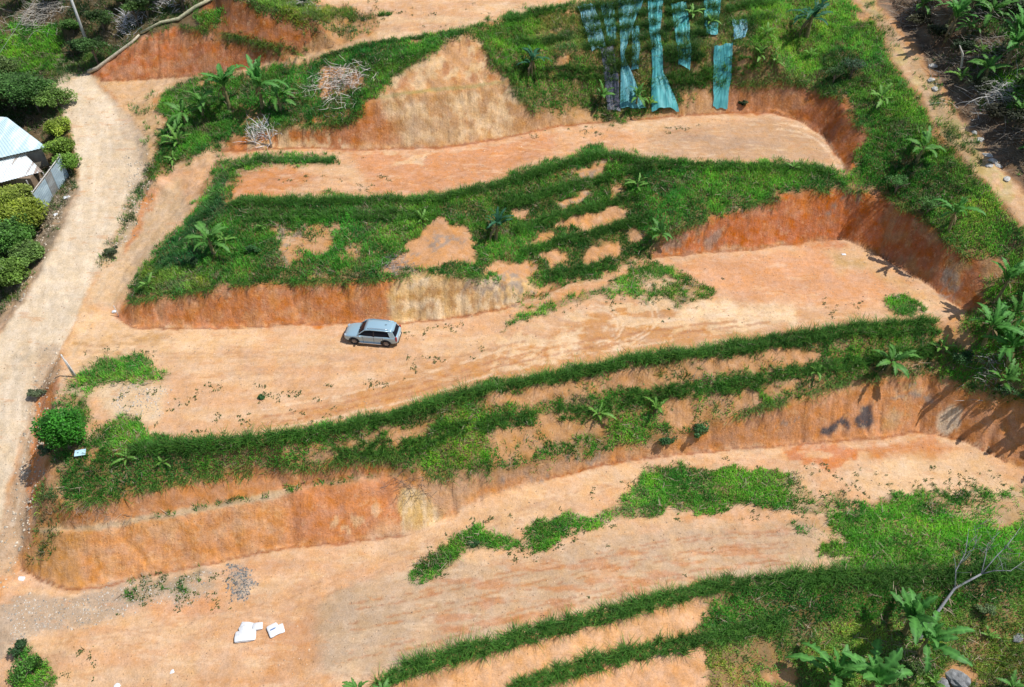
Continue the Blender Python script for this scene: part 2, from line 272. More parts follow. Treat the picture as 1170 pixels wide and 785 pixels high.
# bank 2
paint(B2, (.56,.235,.098)); paint(B2, (.64,.37,.19), .45, noise=(13,12,.52,.64,130)); paint(B2, (.47,.20,.09), .45, noise=(20,14,.56,.68,131))
paint([(444,369),(440,330),(452,314),(510,312),(560,316),(620,320),(600,345),(534,362)], (.64,.44,.22), 1, 5)
paint([(444,369),(446,330),(510,314),(600,320),(600,345),(534,362)], (.72,.56,.36), .9, 3, 1, (16,12,.48,.58,132)); paint([(444,369),(446,330),(510,314),(600,320),(600,345),(534,362)], (.46,.26,.11), .75, 3, 1, (12,9,.54,.6,133))
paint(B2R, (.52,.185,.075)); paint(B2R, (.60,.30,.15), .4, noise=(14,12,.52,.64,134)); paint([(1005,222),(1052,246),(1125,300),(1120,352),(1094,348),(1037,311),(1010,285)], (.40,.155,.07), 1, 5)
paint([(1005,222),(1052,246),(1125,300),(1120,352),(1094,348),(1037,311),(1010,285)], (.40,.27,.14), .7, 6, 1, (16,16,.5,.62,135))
paint([(753,272),(830,262),(820,285),(748,292)], (.38,.27,.2), .8, 4, 1, (8,10,.45,.58,136))
# berm and bank 3
paint(B3, (.60,.30,.135)); paint(B3, (.68,.43,.23), .4, noise=(16,12,.52,.64,140)); paint(B3, (.52,.26,.13), .45, noise=(24,14,.54,.68,141))
paint([(40,600),(50,570),(80,584),(150,563),(300,536),(455,520),(455,540),(300,566),(150,592)], (.46,.22,.10), .9, 4)
paint([(45,602),(107,600),(214,581),(280,569),(376,549),(455,538),(455,545),(376,556),(280,576),(214,588),(107,607),(45,609)], (.50,.38,.24), .9, 1.5, .3)
paint([(24,652),(40,610),(100,606),(90,640),(100,670),(48,664)], (.50,.27,.11), .8, 8); paint([(330,556),(450,540),(458,612),(400,618),(330,622)], (.57,.245,.11), .85, 12); paint([(385,590),(410,588),(412,604),(390,606)], (.70,.48,.28), .8, 2, 1.3, (7,9,.45,.55,144)); paint([(420,580),(440,580),(442,595),(424,595)], (.70,.48,.28), .7, 2, 1.3, (7,9,.45,.55,145))
paint([(430,541),(457,540),(457,612),(440,610)], (.52,.22,.10), .6, 5)
paint([(458,558),(475,560),(512,580),(500,600),(458,612)], (.62,.44,.20), .9, 2); paint([(458,558),(475,560),(512,580),(500,600),(458,612)], (.72,.56,.36), .8, 3, 1, (5,20,.5,.6,142))
paint([(475,550),(560,540),(700,516),(690,530),(620,545),(540,560),(505,588),(490,565)], (.54,.33,.19), .85, 5)
paint([(500,600),(521,586),(553,568),(566,566),(560,575),(525,592),(490,610)], CREAM, .9, 2, .6)
paint([(806,486),(1066,426),(1160,460),(1170,530),(1094,501),(1043,492),(939,504),(787,515)], (.57,.27,.125), .85, 3)
paint([(1020,432),(1066,426),(1240,480),(1240,560),(1150,527),(1090,500),(1060,480)], (.55,.26,.12), .85, 5)
paint([(1030,440),(1060,440),(1060,470),(1000,490)], (.56,.38,.2), .7, 6, 1, (10,10,.45,.6,143))
paint([(1070,475),(1085,463),(1096,465),(1092,490),(1080,498),(1071,492)], (.70,.56,.40), 1, 2, .5)
# terrace 3
paint(T3, PEACH); paint(T3, CREAM, .45, noise=(50,18,.45,.6,150)); paint(T3, (.60,.34,.19), .35, noise=(50,16,.5,.64,151))
paint([(350,700),(400,660),(480,650),(620,630),(760,600),(930,600),(925,650),(840,662),(760,672),(620,710),(540,730),(440,765),(400,780),(360,760)], (.48,.345,.225), .9, 8, 1.2)
paint([(350,700),(400,665),(480,700),(460,760),(370,765)], (.42,.32,.22), .6, 10, 1.2); paint([(480,660),(700,625),(900,600),(910,640),(700,690),(500,740)], (.48,.24,.125), .7, 8, 1, (40,8,.52,.62,152))
paint([(430,600),(480,600),(560,570),(740,530),(730,545),(600,600),(470,640),(380,650)], (.62,.42,.25), .6, 8)
paint([(-10,690),(60,680),(100,672),(180,660),(245,650),(245,680),(140,700),(60,720),(10,735),(-20,800),(-40,800)], (.42,.33,.24), .9, 5, 1)
paint([(255,650),(282,646),(288,665),(280,682),(262,680),(254,665)], (.38,.33,.27), .8, 6, 1.4)
paint([(300,720),(360,690),(370,760),(300,785)], (.50,.26,.13), .6, 12); paint([(170,690),(240,680),(260,700),(180,712)], (.56,.27,.14), .5, 10)
paint([(895,508),(960,505),(980,510),(950,540),(900,528)], (.50,.20,.09), .85, 3, 1.2, (26,8,.42,.55,153)); paint([(975,505),(1060,498),(1080,510),(1075,522),(1000,525)], (.50,.225,.10), .85, 5, 1.2)
paint([(1020,518),(1120,520),(1160,560),(1000,570),(960,545)], CREAM, .7, 8)
paint([(490,790),(560,752),(640,726),(735,705),(812,690),(800,722),(740,733),(600,770),(570,800)], (.66,.39,.21), 1, 4)
paint([(620,800),(700,760),(760,745),(830,735),(805,800)], (.64,.37,.2), 1, 4)
# road and path
paint(ROADP, ROAD, 1, 3, .35); paint(ROADP, (.52,.41,.28), .5, 3, .4, (16,40,.5,.66,160)); paint(ROADP, (.68,.58,.44), .6, 3, .4, (9,60,.5,.62,161))
paint([(102,86),(120,105),(146,130),(168,165),(168,200),(172,215),(150,270),(132,290),(115,302),(128,270),(146,230),(158,200),(150,165),(136,135)], (.48,.38,.27), .85, 3, .6)
paint([(44,395),(70,392),(56,470),(40,540),(28,600),(15,660),(-20,660),(0,600),(18,540),(30,480)], (.46,.35,.24), .8, 4, .8); paint([(66,433),(60,460),(56,500),(50,545),(30,595),(28,560),(40,480),(48,445)], (.56,.25,.11), 1, 2, .6)
paint([(88,200),(92,225),(60,290),(36,332),(0,380),(-10,350),(30,300),(62,225)], (.40,.32,.23), .7, 4)
paint(PATH, (.56,.38,.23), 1, 3, .5); paint(PATH, (.44,.36,.16), .7, 3, .5, (12,16,.5,.62,162))
stroke_h = np.zeros((MH, MW), np.float32)
def stroke(pts, width, col, s=.6, depth=0, warp=.25, broken=.0):
    for (ax, ay), (bx, by) in zip(pts[:-1], pts[1:]):
        i0, i1 = int(max(0, min(ax, bx)-width-12+MG)), int(min(MW, max(ax, bx)+width+12+MG)); j0, j1 = int(max(0, min(ay, by)-width-12+MG)), int(min(MH, max(ay, by)+width+12+MG))
        if i0 >= i1 or j0 >= j1: continue
        w = (slice(j0, j1), slice(i0, i1)); x = mx[w]+WX[w]*warp; y = my[w]+WY[w]*warp; dx, dy = bx-ax, by-ay
        t = np.clip(((x-ax)*dx+(y-ay)*dy)/(dx*dx+dy*dy+1e-9), 0, 1); d = np.hypot(x-ax-t*dx, y-ay-t*dy); m = (1-sstep(width*.4, width, d))*s
        if broken: m = m*sstep(broken-.08, broken+.08, fbm(mx[w]/9, my[w]/7, int(ax)+3, 3))
        m = m.astype(np.float32)
        if col is not None: cmap[w] = cmap[w]*(1-m[..., None])+np.array(col, np.float32)*m[..., None]
        if depth: stroke_h[w] = np.maximum(stroke_h[w], m*depth)
DK = (.38,.18,.09); LT = (.68,.51,.34)
def arc(cx, cy, rx, ry, a0, a1, n=22): return [(cx+rx*math.cos(R(a0+(a1-a0)*k/n)), cy+ry*math.sin(R(a0+(a1-a0)*k/n))) for k in range(n+1)]
for r_ in (0, 7): stroke(arc(690, 362, 62-r_, 34-r_*.6, -60, 75), 1.8, LT, .75, .06, .2, .42)
for r_ in (0, 6): stroke(arc(660, 372, 52-r_, 26-r_*.5, -70, 60), 1.6, LT, .7, .06, .2, .45)
for r_ in (0, 5): stroke(arc(1000, 318, 90-r_*2, 34-r_, -75, 10), 2, DK, .55, .06, .3, .4)
for r_ in (0, 6): stroke(arc(890, 196, 72-r_, 54-r_, -95, 0), 1.6, LT, .7, .06, .2, .35)
for dy_ in (0, 7, 15, 24): stroke([(300,492-dy_),(380,478-dy_),(470,456-dy_),(560,428-dy_),(650,408-dy_),(760,390-dy_),(880,372-dy_*.6)], 2, DK if dy_ % 2 else LT, .62, .05, .15, .42)
for dy_ in (0, 6, 30, 37): stroke([(90,395+dy_),(200,404+dy_*.8),(330,402+dy_*.6),(420,412+dy_*.3),(520,408),(600,390)], 1.8, (.50,.31,.18), .6, .05, .15, .40)
for dy_ in (0, 7, 22, 30, 55, 63): stroke([(400,690+dy_),(480,676+dy_),(560,658+dy_*.9),(680,632+dy_*.8),(800,612+dy_*.7),(900,606+dy_*.6)], 1.8, DK, .6, .05, .15, .43)
for dy_ in (0, 6, 18): stroke([(60,730+dy_),(180,716+dy_),(300,690+dy_),(400,650+dy_),(520,606+dy_*.6),(640,566+dy_*.4),(780,534+dy_*.3)], 1.8, (.48,.29,.17), .6, .05, .15, .42)
for dy_ in (0, 6, 14): stroke([(800,150+dy_),(700,158+dy_),(600,176+dy_),(500,202+dy_),(400,206+dy_),(290,196+dy_)], 1.6, DK, .3, .04, .4, .46)
for o_ in (0, 14, 36, 50, 72): stroke([(-36+o_,600),(-22+o_,520),(-4+o_,440),(38+o_*.9,370),(64+o_*.9,290),(88+o_*.8,220),(90+o_*.75,160),(74+o_*.7,110)], 2.4, (.68,.59,.46) if o_ % 4 else (.50,.40,.28), .4, .05, .4, .42)
for o_ in (0, 9): stroke([(112+o_,340),(150+o_,290),(190+o_,240),(228+o_,195),(260,178+o_),(340,180+o_)], 1.6, (.44,.30,.18), .35, .05, .3, .42)
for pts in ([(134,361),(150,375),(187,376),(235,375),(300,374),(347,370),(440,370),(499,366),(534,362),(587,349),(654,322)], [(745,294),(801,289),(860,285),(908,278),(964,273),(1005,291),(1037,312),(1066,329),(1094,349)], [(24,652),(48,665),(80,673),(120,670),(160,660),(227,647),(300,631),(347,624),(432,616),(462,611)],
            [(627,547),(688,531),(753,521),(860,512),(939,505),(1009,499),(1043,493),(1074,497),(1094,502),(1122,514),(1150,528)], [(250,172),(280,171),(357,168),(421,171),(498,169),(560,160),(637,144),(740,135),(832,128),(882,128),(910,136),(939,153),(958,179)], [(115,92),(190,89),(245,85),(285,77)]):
    stroke(pts, 2.2, (.32,.13,.06), .8, .07, .2); stroke([(x, y+5) for x, y in pts], 3.4, (.60,.42,.27), .5, 0, .5, .42)  # bank feet: moist loose red soil, with contact shade painted into the dark line
# damp dark stains and root marks hanging from the lips of the cuts
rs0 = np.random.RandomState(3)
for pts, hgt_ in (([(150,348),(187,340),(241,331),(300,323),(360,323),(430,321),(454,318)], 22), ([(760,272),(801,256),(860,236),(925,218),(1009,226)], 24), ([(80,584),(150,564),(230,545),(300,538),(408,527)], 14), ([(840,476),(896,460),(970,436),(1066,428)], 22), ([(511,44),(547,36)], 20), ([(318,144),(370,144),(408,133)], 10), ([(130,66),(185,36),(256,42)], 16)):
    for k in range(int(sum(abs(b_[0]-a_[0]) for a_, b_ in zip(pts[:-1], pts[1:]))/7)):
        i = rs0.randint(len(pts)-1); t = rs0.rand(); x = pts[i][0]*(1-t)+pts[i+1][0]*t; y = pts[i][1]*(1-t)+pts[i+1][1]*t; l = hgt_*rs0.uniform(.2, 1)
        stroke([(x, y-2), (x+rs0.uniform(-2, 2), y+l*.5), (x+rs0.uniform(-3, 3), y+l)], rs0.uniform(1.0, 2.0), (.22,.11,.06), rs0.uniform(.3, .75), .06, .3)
# scorched and grey patches
for p in [[(939,487),(946,485),(962,478),(972,488),(968,491),(958,486),(950,497),(943,496)], [(975,479),(984,472),(989,462),(997,463),(998,478),(992,490),(980,489)]]:
    paint(p, CHAR, .95, 1.5, .5)
for p in [[(900,478),(912,475),(916,484),(906,488)],[(884,480),(896,476),(900,492),(890,490)],[(566,550),(578,546),(588,552),(580,558),(568,557)],[(600,545),(632,535),(628,550),(604,552)],[(655,520),(690,512),(684,530),(660,532)],
          [(436,303),(470,292),(462,312),(440,312)],[(490,270),(515,262),(530,275),(500,290),(486,284)],[(590,318),(608,318),(612,340),(592,342)],[(1010,455),(1060,440),(1064,448),(1020,462)],
          [(522,318),(600,312),(604,330),(550,340),(530,332)],[(316,262),(340,258),(332,296),(312,294)],[(340,262),(358,260),(356,276),(342,276)],[(1063,300),(1085,305),(1090,335),(1074,335)],[(958,218),(968,216),(966,240),(960,240)],[(982,218),(995,220),(990,236),(982,236)],[(650,196),(690,190),(690,202),(654,204)],[(636,236),(668,222),(664,232),(640,240)]]:
    paint(p, (.30,.25,.205), .8, 3, 1.8, (5,5,.4,.55,int(p[0][0])))

# plant cover: list of (outline, density, tone, height, group)
veg_d = np.zeros((MH, MW), np.float32); veg_g = np.zeros((MH, MW), np.int8); veg_t = np.zeros((MH, MW, 3), np.float32); veg_h = np.ones((MH, MW), np.float32)*.2
G1=(.10,.33,.03); G2=(.066,.25,.026); GD=(.045,.125,.02); GY_=(.17,.29,.04); GO=(.13,.26,.05); GB=(.12,.40,.03)
def veg(poly, dens, tone, h, g=None, feather=9, warp=.9, noise=None):
    r = lmask(poly, feather, warp)
    if not r: return
    w, m = r
    if noise is not None: m = m*sstep(noise[2], noise[3], fbm(mx[w]/noise[0], my[w]/noise[1], noise[4]))
    veg_d[w] = veg_d[w]*(1-m)+dens*m if dens < .9 else np.maximum(veg_d[w], m*dens)
    a = sstep(.15, .8, m); veg_t[w] = veg_t[w]*(1-a[..., None])+np.array(tone, np.float32)*a[..., None]
    veg_h[w] = veg_h[w]*(1-a)+h*a
    if g is not None: veg_g[w] = np.where(m > .15, g, veg_g[w])
def bare(poly, feather=4, warp=1.0, s=1):
    r = lmask(poly, feather, warp)
    if r: veg_d[r[0]] *= 1-r[1]*s
veg_t[:] = G2
# 1 top left
veg([(-139,-139),(330,-139),(240,0),(205,25),(150,48),(100,80),(62,92),(62,115),(78,150),(88,200),(60,270),(20,340),(-139,480)], .5, GD, .35, 1)
veg([(-20,28),(30,24),(70,35),(76,62),(60,84),(0,86),(-40,80)], 1, GB, .45, 1); veg([(60,85),(100,60),(130,60),(110,80),(75,88)], .8, GO, .3, 1)
bare([(20,12),(80,6),(78,30),(40,34),(25,26)], s=.8); bare([(-30,22),(14,16),(10,40),(-30,40)], s=.7); bare([(56,225),(80,205),(72,250),(40,300),(20,330),(20,310),(45,260)], s=.65); bare([(20,130),(60,140),(60,200),(30,180)], s=.8)
veg([(225,20),(258,10),(258,32),(228,34)], .9, G1, .25, 1)
veg([(268,-10),(345,-10),(365,8),(425,14),(428,22),(385,30),(350,32),(320,22),(290,12)], 1, GY_, .35, 1); veg([(245,38),(300,50),(350,60),(340,66),(290,56),(245,44)], .85, GY_, .25, 1); veg([(345,30),(400,28),(430,30),(400,46),(350,56)], .35, GO, .25, 1)
# 2 above the big bank, left
veg([(192,104),(215,96),(313,80),(365,65),(434,49),(536,37),(508,46),(472,74),(440,97),(432,104),(415,116),(412,132),(372,146),(318,146),(285,150),(248,172),(205,192),(168,208),(166,190),(184,165),(184,130)], 1, G2, .35, 2)
veg([(434,50),(530,38),(472,72),(425,100),(400,85)], 1, G1, .35, 2); veg([(190,170),(245,150),(250,168),(172,206)], 1, G1, .3, 2)
bare([(360,98),(372,80),(410,74),(420,100),(395,112),(362,115)], s=.95); bare([(262,128),(300,120),(310,142),(270,148)], s=.5)
veg([(165,205),(174,212),(150,262),(128,300),(114,303),(126,272),(146,236)], .42, GO, .25, 2); veg([(150,120),(172,108),(184,150),(166,190)], .22, GO, .25, 2)
# 3 net slope
veg([(540,36),(580,18),(660,3),(760,-12),(905,-30),(900,20),(862,92),(836,103),(800,112),(776,122),(740,128),(704,134),(668,126),(640,128),(611,128),(586,103),(588,87),(566,74),(556,59)], 1, G2, .4, 3)
veg([(660,0),(860,-10),(850,90),(760,100),(690,100),(660,60)], .8, (.12,.24,.04), .3, 3); veg([(545,38),(600,20),(640,30),(620,100),(590,100),(560,62)], 1, G1, .35, 3); veg([(668,122),(700,118),(712,138),(690,140)], 1, G1, .2, 3); veg([(612,14),(660,6),(668,40),(640,60),(620,60)], .8, GO, .4, 3)
bare([(640,14),(654,12),(654,20),(640,20)]); bare([(745,0),(756,0),(760,34),(752,34)], s=.9); bare([(776,105),(812,100),(812,126),(776,130)], s=.8); bare([(836,62),(866,70),(860,88),(836,84)], s=.8); bare([(640,62),(650,62),(648,76),(638,76)], s=.8)
# 4 ridge right
veg([(860,-30),(972,-30),(975,4),(1005,36),(1020,70),(1046,106),(1062,144),(1090,172),(1108,198),(1134,220),(1180,280),(1200,330),(1130,312),(1108,292),(1078,272),(1052,246),(1009,222),(967,215),(925,216),(930,190),(962,196),(974,190),(986,152),(962,112),(939,97),(896,94),(846,98),(862,60)], 1, (.135,.37,.04), .3, 4)
veg([(868,20),(960,0),(1000,60),(1040,120),(1000,110),(960,60),(870,62)], 1, (.17,.41,.045), .3, 4)
veg([(840,84),(900,80),(950,88),(956,108),(900,94),(842,98)], .75, GO, .3, 4); veg([(940,60),(985,62),(990,88),(960,98),(940,86)], 1, GD, .5, 4); veg([(985,150),(1040,150),(1060,190),(1100,230),(1060,240),(1000,220),(970,205)], 1, G2, .35, 4)
bare([(968,12),(990,14),(984,24),(968,22)], s=.8); bare([(947,188),(970,186),(970,200),(950,200)], s=.9)
veg([(1055,100),(1085,120),(1128,182),(1120,198),(1096,172),(1070,144)], .5, GO, .15, 4); veg([(1040,60),(1060,80),(1070,110),(1056,108)], .4, GO, .12, 4); veg([(985,0),(1000,8),(1030,50),(1020,62)], .35, GO, .12, 4)
veg([(1105,296),(1200,300),(1309,380),(1309,520),(1230,490),(1136,452),(1094,436),(1070,424),(1080,395),(1095,372),(1118,352),(1125,330)], .9, G1, .4, 4)
bare([(1110,292),(1155,296),(1158,310),(1120,330),(1108,310)], s=.8); bare([(1080,368),(1112,366),(1112,400),(1086,392)], s=.75)
veg([(1010,-30),(1309,-139),(1309,300),(1215,240),(1165,188),(1115,120),(1085,80),(1045,30)], .3, GD, .5, 4, noise=(24,20,.42,.6,170))
veg([(1090,-30),(1180,-30),(1190,60),(1130,40)], .7, G2, .5, 4); veg([(1100,50),(1180,50),(1190,130),(1130,120)], .5, G2, .5, 4); veg([(1130,90),(1180,80),(1200,130),(1150,128),(1136,110)], 1, GB, .5, 4)
# 5 middle slope between terraces 1 and 2
veg([(150,346),(158,316),(200,262),(238,214),(254,182),(300,178),(375,178),(385,186),(310,188),(270,194),(260,210),(260,229),(360,230),(440,226),(500,225),(547,212),(600,197),(640,184),(683,173),(714,175),(740,184),(850,187),(930,186),(966,200),(960,216),(925,217),(860,234),(801,254),(753,272),(740,294),(694,308),(654,321),(600,346),(585,332),(560,317),(510,315),(454,317),(360,322),(300,322),(241,330),(187,340)], 1, G2, .35, 5)
veg([(200,270),(240,220),(262,200),(258,240),(230,290),(165,335),(155,335)], 1, (.06,.19,.04), .35, 5)
veg([(760,190),(960,195),(930,216),(860,234),(790,250),(760,240)], 1, G1, .35, 5); veg([(160,310),(220,300),(240,325),(165,342)], 1, GY_, .3, 5)
for p in [[(434,308),(457,292),(473,273),(500,252),(529,251),(548,292),(521,301),(462,310)], [(634,232),(668,220),(666,230),(645,238)], [(622,254),(650,241),(680,240),(706,236),(720,240),(712,252),(680,262),(640,268)], [(604,278),(622,262),(626,270),(620,280)], [(614,292),(645,284),(648,296),(628,312),(618,304)], [(670,294),(690,276),(704,274),(703,290),(690,302),(676,300)], [(650,193),(690,188),(692,200),(660,204)], [(690,214),(714,212),(716,224),(696,226)], [(582,236),(602,236),(600,252),(586,250)], [(552,300),(604,300),(612,326),(640,322),(600,346),(570,330)], [(712,262),(730,262),(730,270),(714,270)]]:
    bare(p, 3, 1.1)
for p in [[(312,262),(358,258),(392,262),(388,272),(352,290),(318,298)], [(392,276),(412,278),(406,290),(394,288)], [(366,280),(378,278),(376,290),(366,290)]]: bare(p, 6, 1.4, .8)
veg([(262,222),(262,186),(385,179),(385,186),(310,190),(276,198)], .9, G1, .25, 5)
# 6 terrace 2 patches
veg([(565,377),(600,356),(640,340),(694,326),(728,308),(747,305),(774,313),(806,321),(821,336),(795,342),(774,350),(740,344),(720,336),(688,342),(651,348),(600,364)], .62, G1, .18, 6, 4, 1.2)
veg([(722,306),(748,304),(775,314),(770,326),(728,322)], .95, G1, .2, 6); bare([(735,322),(775,326),(770,336),(730,334)], s=.6)
veg([(91,423),(120,404),(160,408),(187,426),(160,437),(126,437),(94,450),(78,470),(70,450)], .9, G1, .3, 6); veg([(1012,344),(1040,342),(1058,352),(1050,362),(1024,362)], .9, G1, .18, 6, 3, 1)
veg([(72,440),(100,450),(110,480),(98,520),(60,560),(58,500)], .75, G2, .4, 6)
# 7 slope between terraces 2 and 3
veg([(60,560),(95,510),(130,478),(160,482),(171,500),(280,503),(360,490),(440,474),(547,442),(654,422),(787,400),(925,380),(1065,366),(1080,395),(1066,425),(970,435),(925,450),(896,460),(840,474),(806,488),(745,506),(690,515),(620,530),(560,542),(500,545),(450,535),(408,525),(300,536),(230,542),(195,551),(150,563),(80,584)], 1, G2, .3, 7)
bare([(560,448),(1060,372),(1066,425),(970,435),(925,450),(840,474),(745,506),(560,540)], 10, 1, .2); veg([(450,490),(560,470),(560,540),(470,540)], 1, GB, .28, 7); veg([(130,480),(160,482),(175,510),(130,520)], .85, G1, .3, 7); veg([(660,480),(745,470),(750,505),(690,514),(640,520)], 1, G1, .25, 7)
for p in [[(560,452),(640,432),(720,418),(800,410),(860,402),(930,395),(940,410),(860,425),(790,432),(720,442),(640,458),(560,470)], [(560,490),(620,480),(680,480),(700,500),(640,512),(560,530)], [(755,465),(800,452),(860,444),(870,460),(840,474),(806,488),(770,500),(750,490)], [(425,500),(470,488),(500,480),(480,500),(430,512)], [(330,512),(420,500),(420,525),(330,530)], [(860,432),(940,420),(940,436),(880,452)], [(96,520),(112,505),(124,508),(108,536),(98,540)], [(1000,412),(1060,402),(1066,412),(1010,424)]]:
    bare(p, 5, 1.6, .72)
for p in [[(565,458),(630,444),(636,456),(575,466)],[(700,424),(730,420),(732,436),(704,440)],[(790,414),(850,406),(850,418),(800,424)],[(430,500),(470,492),(464,506),(436,510)],[(756,470),(790,458),(790,485),(760,492)],[(845,448),(866,446),(858,466),(842,470)],[(880,398),(930,396),(930,408),(880,412)]]: bare(p, 3, 1.4, .95)
# 8 berm weeds and islands on terrace 3
veg([(107,599),(150,588),(214,579),(280,567),(376,547),(455,536),(455,543),(376,555),(280,574),(214,586),(107,605)], .55, G2, .22, 8, 2, .3, (9,30,.45,.6,171))
veg([(467,666),(473,648),(494,632),(510,618),(542,600),(562,602),(584,615),(598,606),(613,599),(646,592),(699,582),(731,560),(733,534),(763,532),(860,538),(896,544),(925,558),(967,572),(1037,566),(1094,562),(1309,556),(1309,650),(1122,645),(939,652),(967,640),(925,637),(933,623),(905,603),(947,592),(890,582),(840,577),(801,584),(763,580),(726,590),(680,602),(651,615),(613,628),(576,624),(537,628),(510,647),(489,661)], 1, G1, .2, 8, 5, 1.1)
veg([(1040,590),(1160,600),(1170,640),(1040,640)], 1, GB, .25, 8)
bare([(900,548),(940,560),(1020,566),(1000,580),(960,585),(900,575)], 8, 1.6, .45); bare([(900,590),(950,590),(960,620),(930,625)], 6, 1.6, .7); bare([(1060,575),(1170,560),(1200,600),(1120,600)], 8, 1.8, .6); bare([(588,610),(600,600),(604,628),(590,630)], 3, 1, .8)
# 9 lower right
veg([(805,690),(861,664),(939,653),(1309,640),(1309,925),(780,925),(806,785),(803,740),(800,715)], 1, (.17,.33,.055), .25, 9)
veg([(810,690),(861,664),(939,653),(1200,646),(1200,680),(960,710),(800,724)], 1, G2, .3, 9); veg([(1085,700),(1150,720),(1140,785),(1060,760)], .9, (.19,.33,.05), .25, 9)
bare([(805,735),(850,725),(900,740),(890,785),(806,785)], 10, 2, .25); bare([(875,768),(905,762),(905,780),(880,785)], 4, 1, .8); bare([(1075,768),(1110,760),(1120,785),(1075,785)], 4, 1, .8); bare([(1100,690),(1170,690),(1170,740),(1120,740)], 10, 2, .35)
veg([(15,745),(30,735),(48,755),(62,780),(60,800),(20,800)], 1, G1, .4, 9); veg([(140,672),(180,660),(235,652),(240,664),(190,676),(150,690)], .45, G2, .15, 9, 4, 1.5); veg([(44,560),(60,545),(75,590),(50,640),(36,650),(40,600)], .5, GO, .3, 9)
# thin scattered weeds
weed = np.zeros((MH, MW), np.float32)
def weeds(poly, d, feather=10):
    w, m = lmask(poly, feather, 1.5); weed[w] = np.maximum(weed[w], m*d)
weeds([(455,680),(470,630),(540,590),(640,580),(740,520),(900,530),(980,560),(950,600),(900,600),(840,590),(740,600),(640,640),(540,650)], .75, 6); weeds([(560,385),(690,320),(750,298),(830,335),(790,360),(640,365)], .75, 5); weeds([(80,400),(195,400),(200,440),(130,450)], .7, 5); weeds([(100,480),(300,480),(300,505),(120,515)], .5, 5)
weeds([(180,455),(240,440),(380,450),(390,480),(280,500),(180,490)], 1); weeds([(400,440),(520,400),(560,400),(520,430),(400,470)], .45); weeds([(470,370),(520,370),(520,385),(470,390)], .9, 3)
weeds([(300,190),(440,195),(440,215),(320,215)], .55); weeds([(600,145),(700,140),(720,155),(600,165)], .7); weeds([(760,145),(810,143),(810,155),(760,157)], 1, 4); weeds([(930,335),(1060,330),(1080,362),(940,362)], .6); weeds([(730,590),(870,560),(870,590),(730,610)], .3)
weeds([(560,600),(760,600),(760,640),(560,650)], .35); weeds([(900,530),(1160,530),(1160,590),(900,590)], .9); weeds([(150,660),(260,645),(260,690),(120,700)], .8); weeds([(50,740),(110,740),(110,790),(50,790)], .8); weeds([(390,5),(560,0),(560,25),(430,30)], .5); weeds([(440,360),(560,350),(560,366),(440,372)], .3, 3)
weeds([(110,415),(200,470),(120,480)], .4); weeds([(260,120),(420,140),(420,170),(260,160)], .2); weeds([(600,690),(850,640),(860,655),(620,705)], .2); weeds([(900,260),(980,262),(980,285),(900,285)], .7, 3)
cmap = cmap*np.array((.955,.905,.875), np.float32)
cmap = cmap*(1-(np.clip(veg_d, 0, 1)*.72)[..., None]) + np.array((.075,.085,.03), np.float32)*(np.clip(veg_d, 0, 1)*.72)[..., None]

def samp(M, px, py):
    i = np.clip(np.round(px+MG).astype(int), 0, MW-1); j = np.clip(np.round(py+MG).astype(int), 0, MH-1); return M[j, i]

tick('------------ materials')
# ------------------------------------------------------------------ materials
def mat(name, color=(.5,.5,.5), rough=.8, metal=0, vcol=False, trans=0, noise=0, nscale=8, spec=.4, coat=0, bump=0):
    m = bpy.data.materials.new(name); m.use_nodes = True; t = m.node_tree; b = t.nodes['Principled BSDF']
    b.inputs['Roughness'].default_value = rough; b.inputs['Metallic'].default_value = metal; b.inputs['Specular IOR Level'].default_value = spec
    b.inputs['Coat Weight'].default_value = coat
    b.inputs['Base Color'].default_value = (*color, 1)
    src = None
    if vcol:
        a = t.nodes.new('ShaderNodeAttribute'); a.attribute_name = 'Col'; src = a.outputs['Color']
    if noise:
        tc = t.nodes.new('ShaderNodeTexCoord'); n = t.nodes.new('ShaderNodeTexNoise'); n.inputs['Scale'].default_value = nscale; n.inputs['Detail'].default_value = 5
        t.links.new(tc.outputs['Object'], n.inputs['Vector'])
        mr = t.nodes.new('ShaderNodeMapRange'); mr.inputs['From Min'].default_value = .3; mr.inputs['From Max'].default_value = .7
        mr.inputs['To Min'].default_value = 1-noise; mr.inputs['To Max'].default_value = 1+noise*.6
        t.links.new(n.outputs['Fac'], mr.inputs['Value'])
        vm = t.nodes.new('ShaderNodeVectorMath'); vm.operation = 'SCALE'
        if src: t.links.new(src, vm.inputs[0])
        else: vm.inputs[0].default_value = color
        t.links.new(mr.outputs[0], vm.inputs['Scale']); src = vm.outputs[0]
        if bump:
            bp = t.nodes.new('ShaderNodeBump'); bp.inputs['Strength'].default_value = bump; bp.inputs['Distance'].default_value = .05
            t.links.new(n.outputs['Fac'], bp.inputs['Height']); t.links.new(bp.outputs[0], b.inputs['Normal'])
    if src: t.links.new(src, b.inputs['Base Color'])
    if trans:
        tr = t.nodes.new('ShaderNodeBsdfTranslucent'); mx_ = t.nodes.new('ShaderNodeMixShader'); mx_.inputs[0].default_value = trans
        if src: t.links.new(src, tr.inputs[0])
        else: tr.inputs[0].default_value = (*color, 1)
        t.links.new(b.outputs[0], mx_.inputs[1]); t.links.new(tr.outputs[0], mx_.inputs[2]); t.links.new(mx_.outputs[0], t.nodes['Material Output'].inputs[0])
    return m
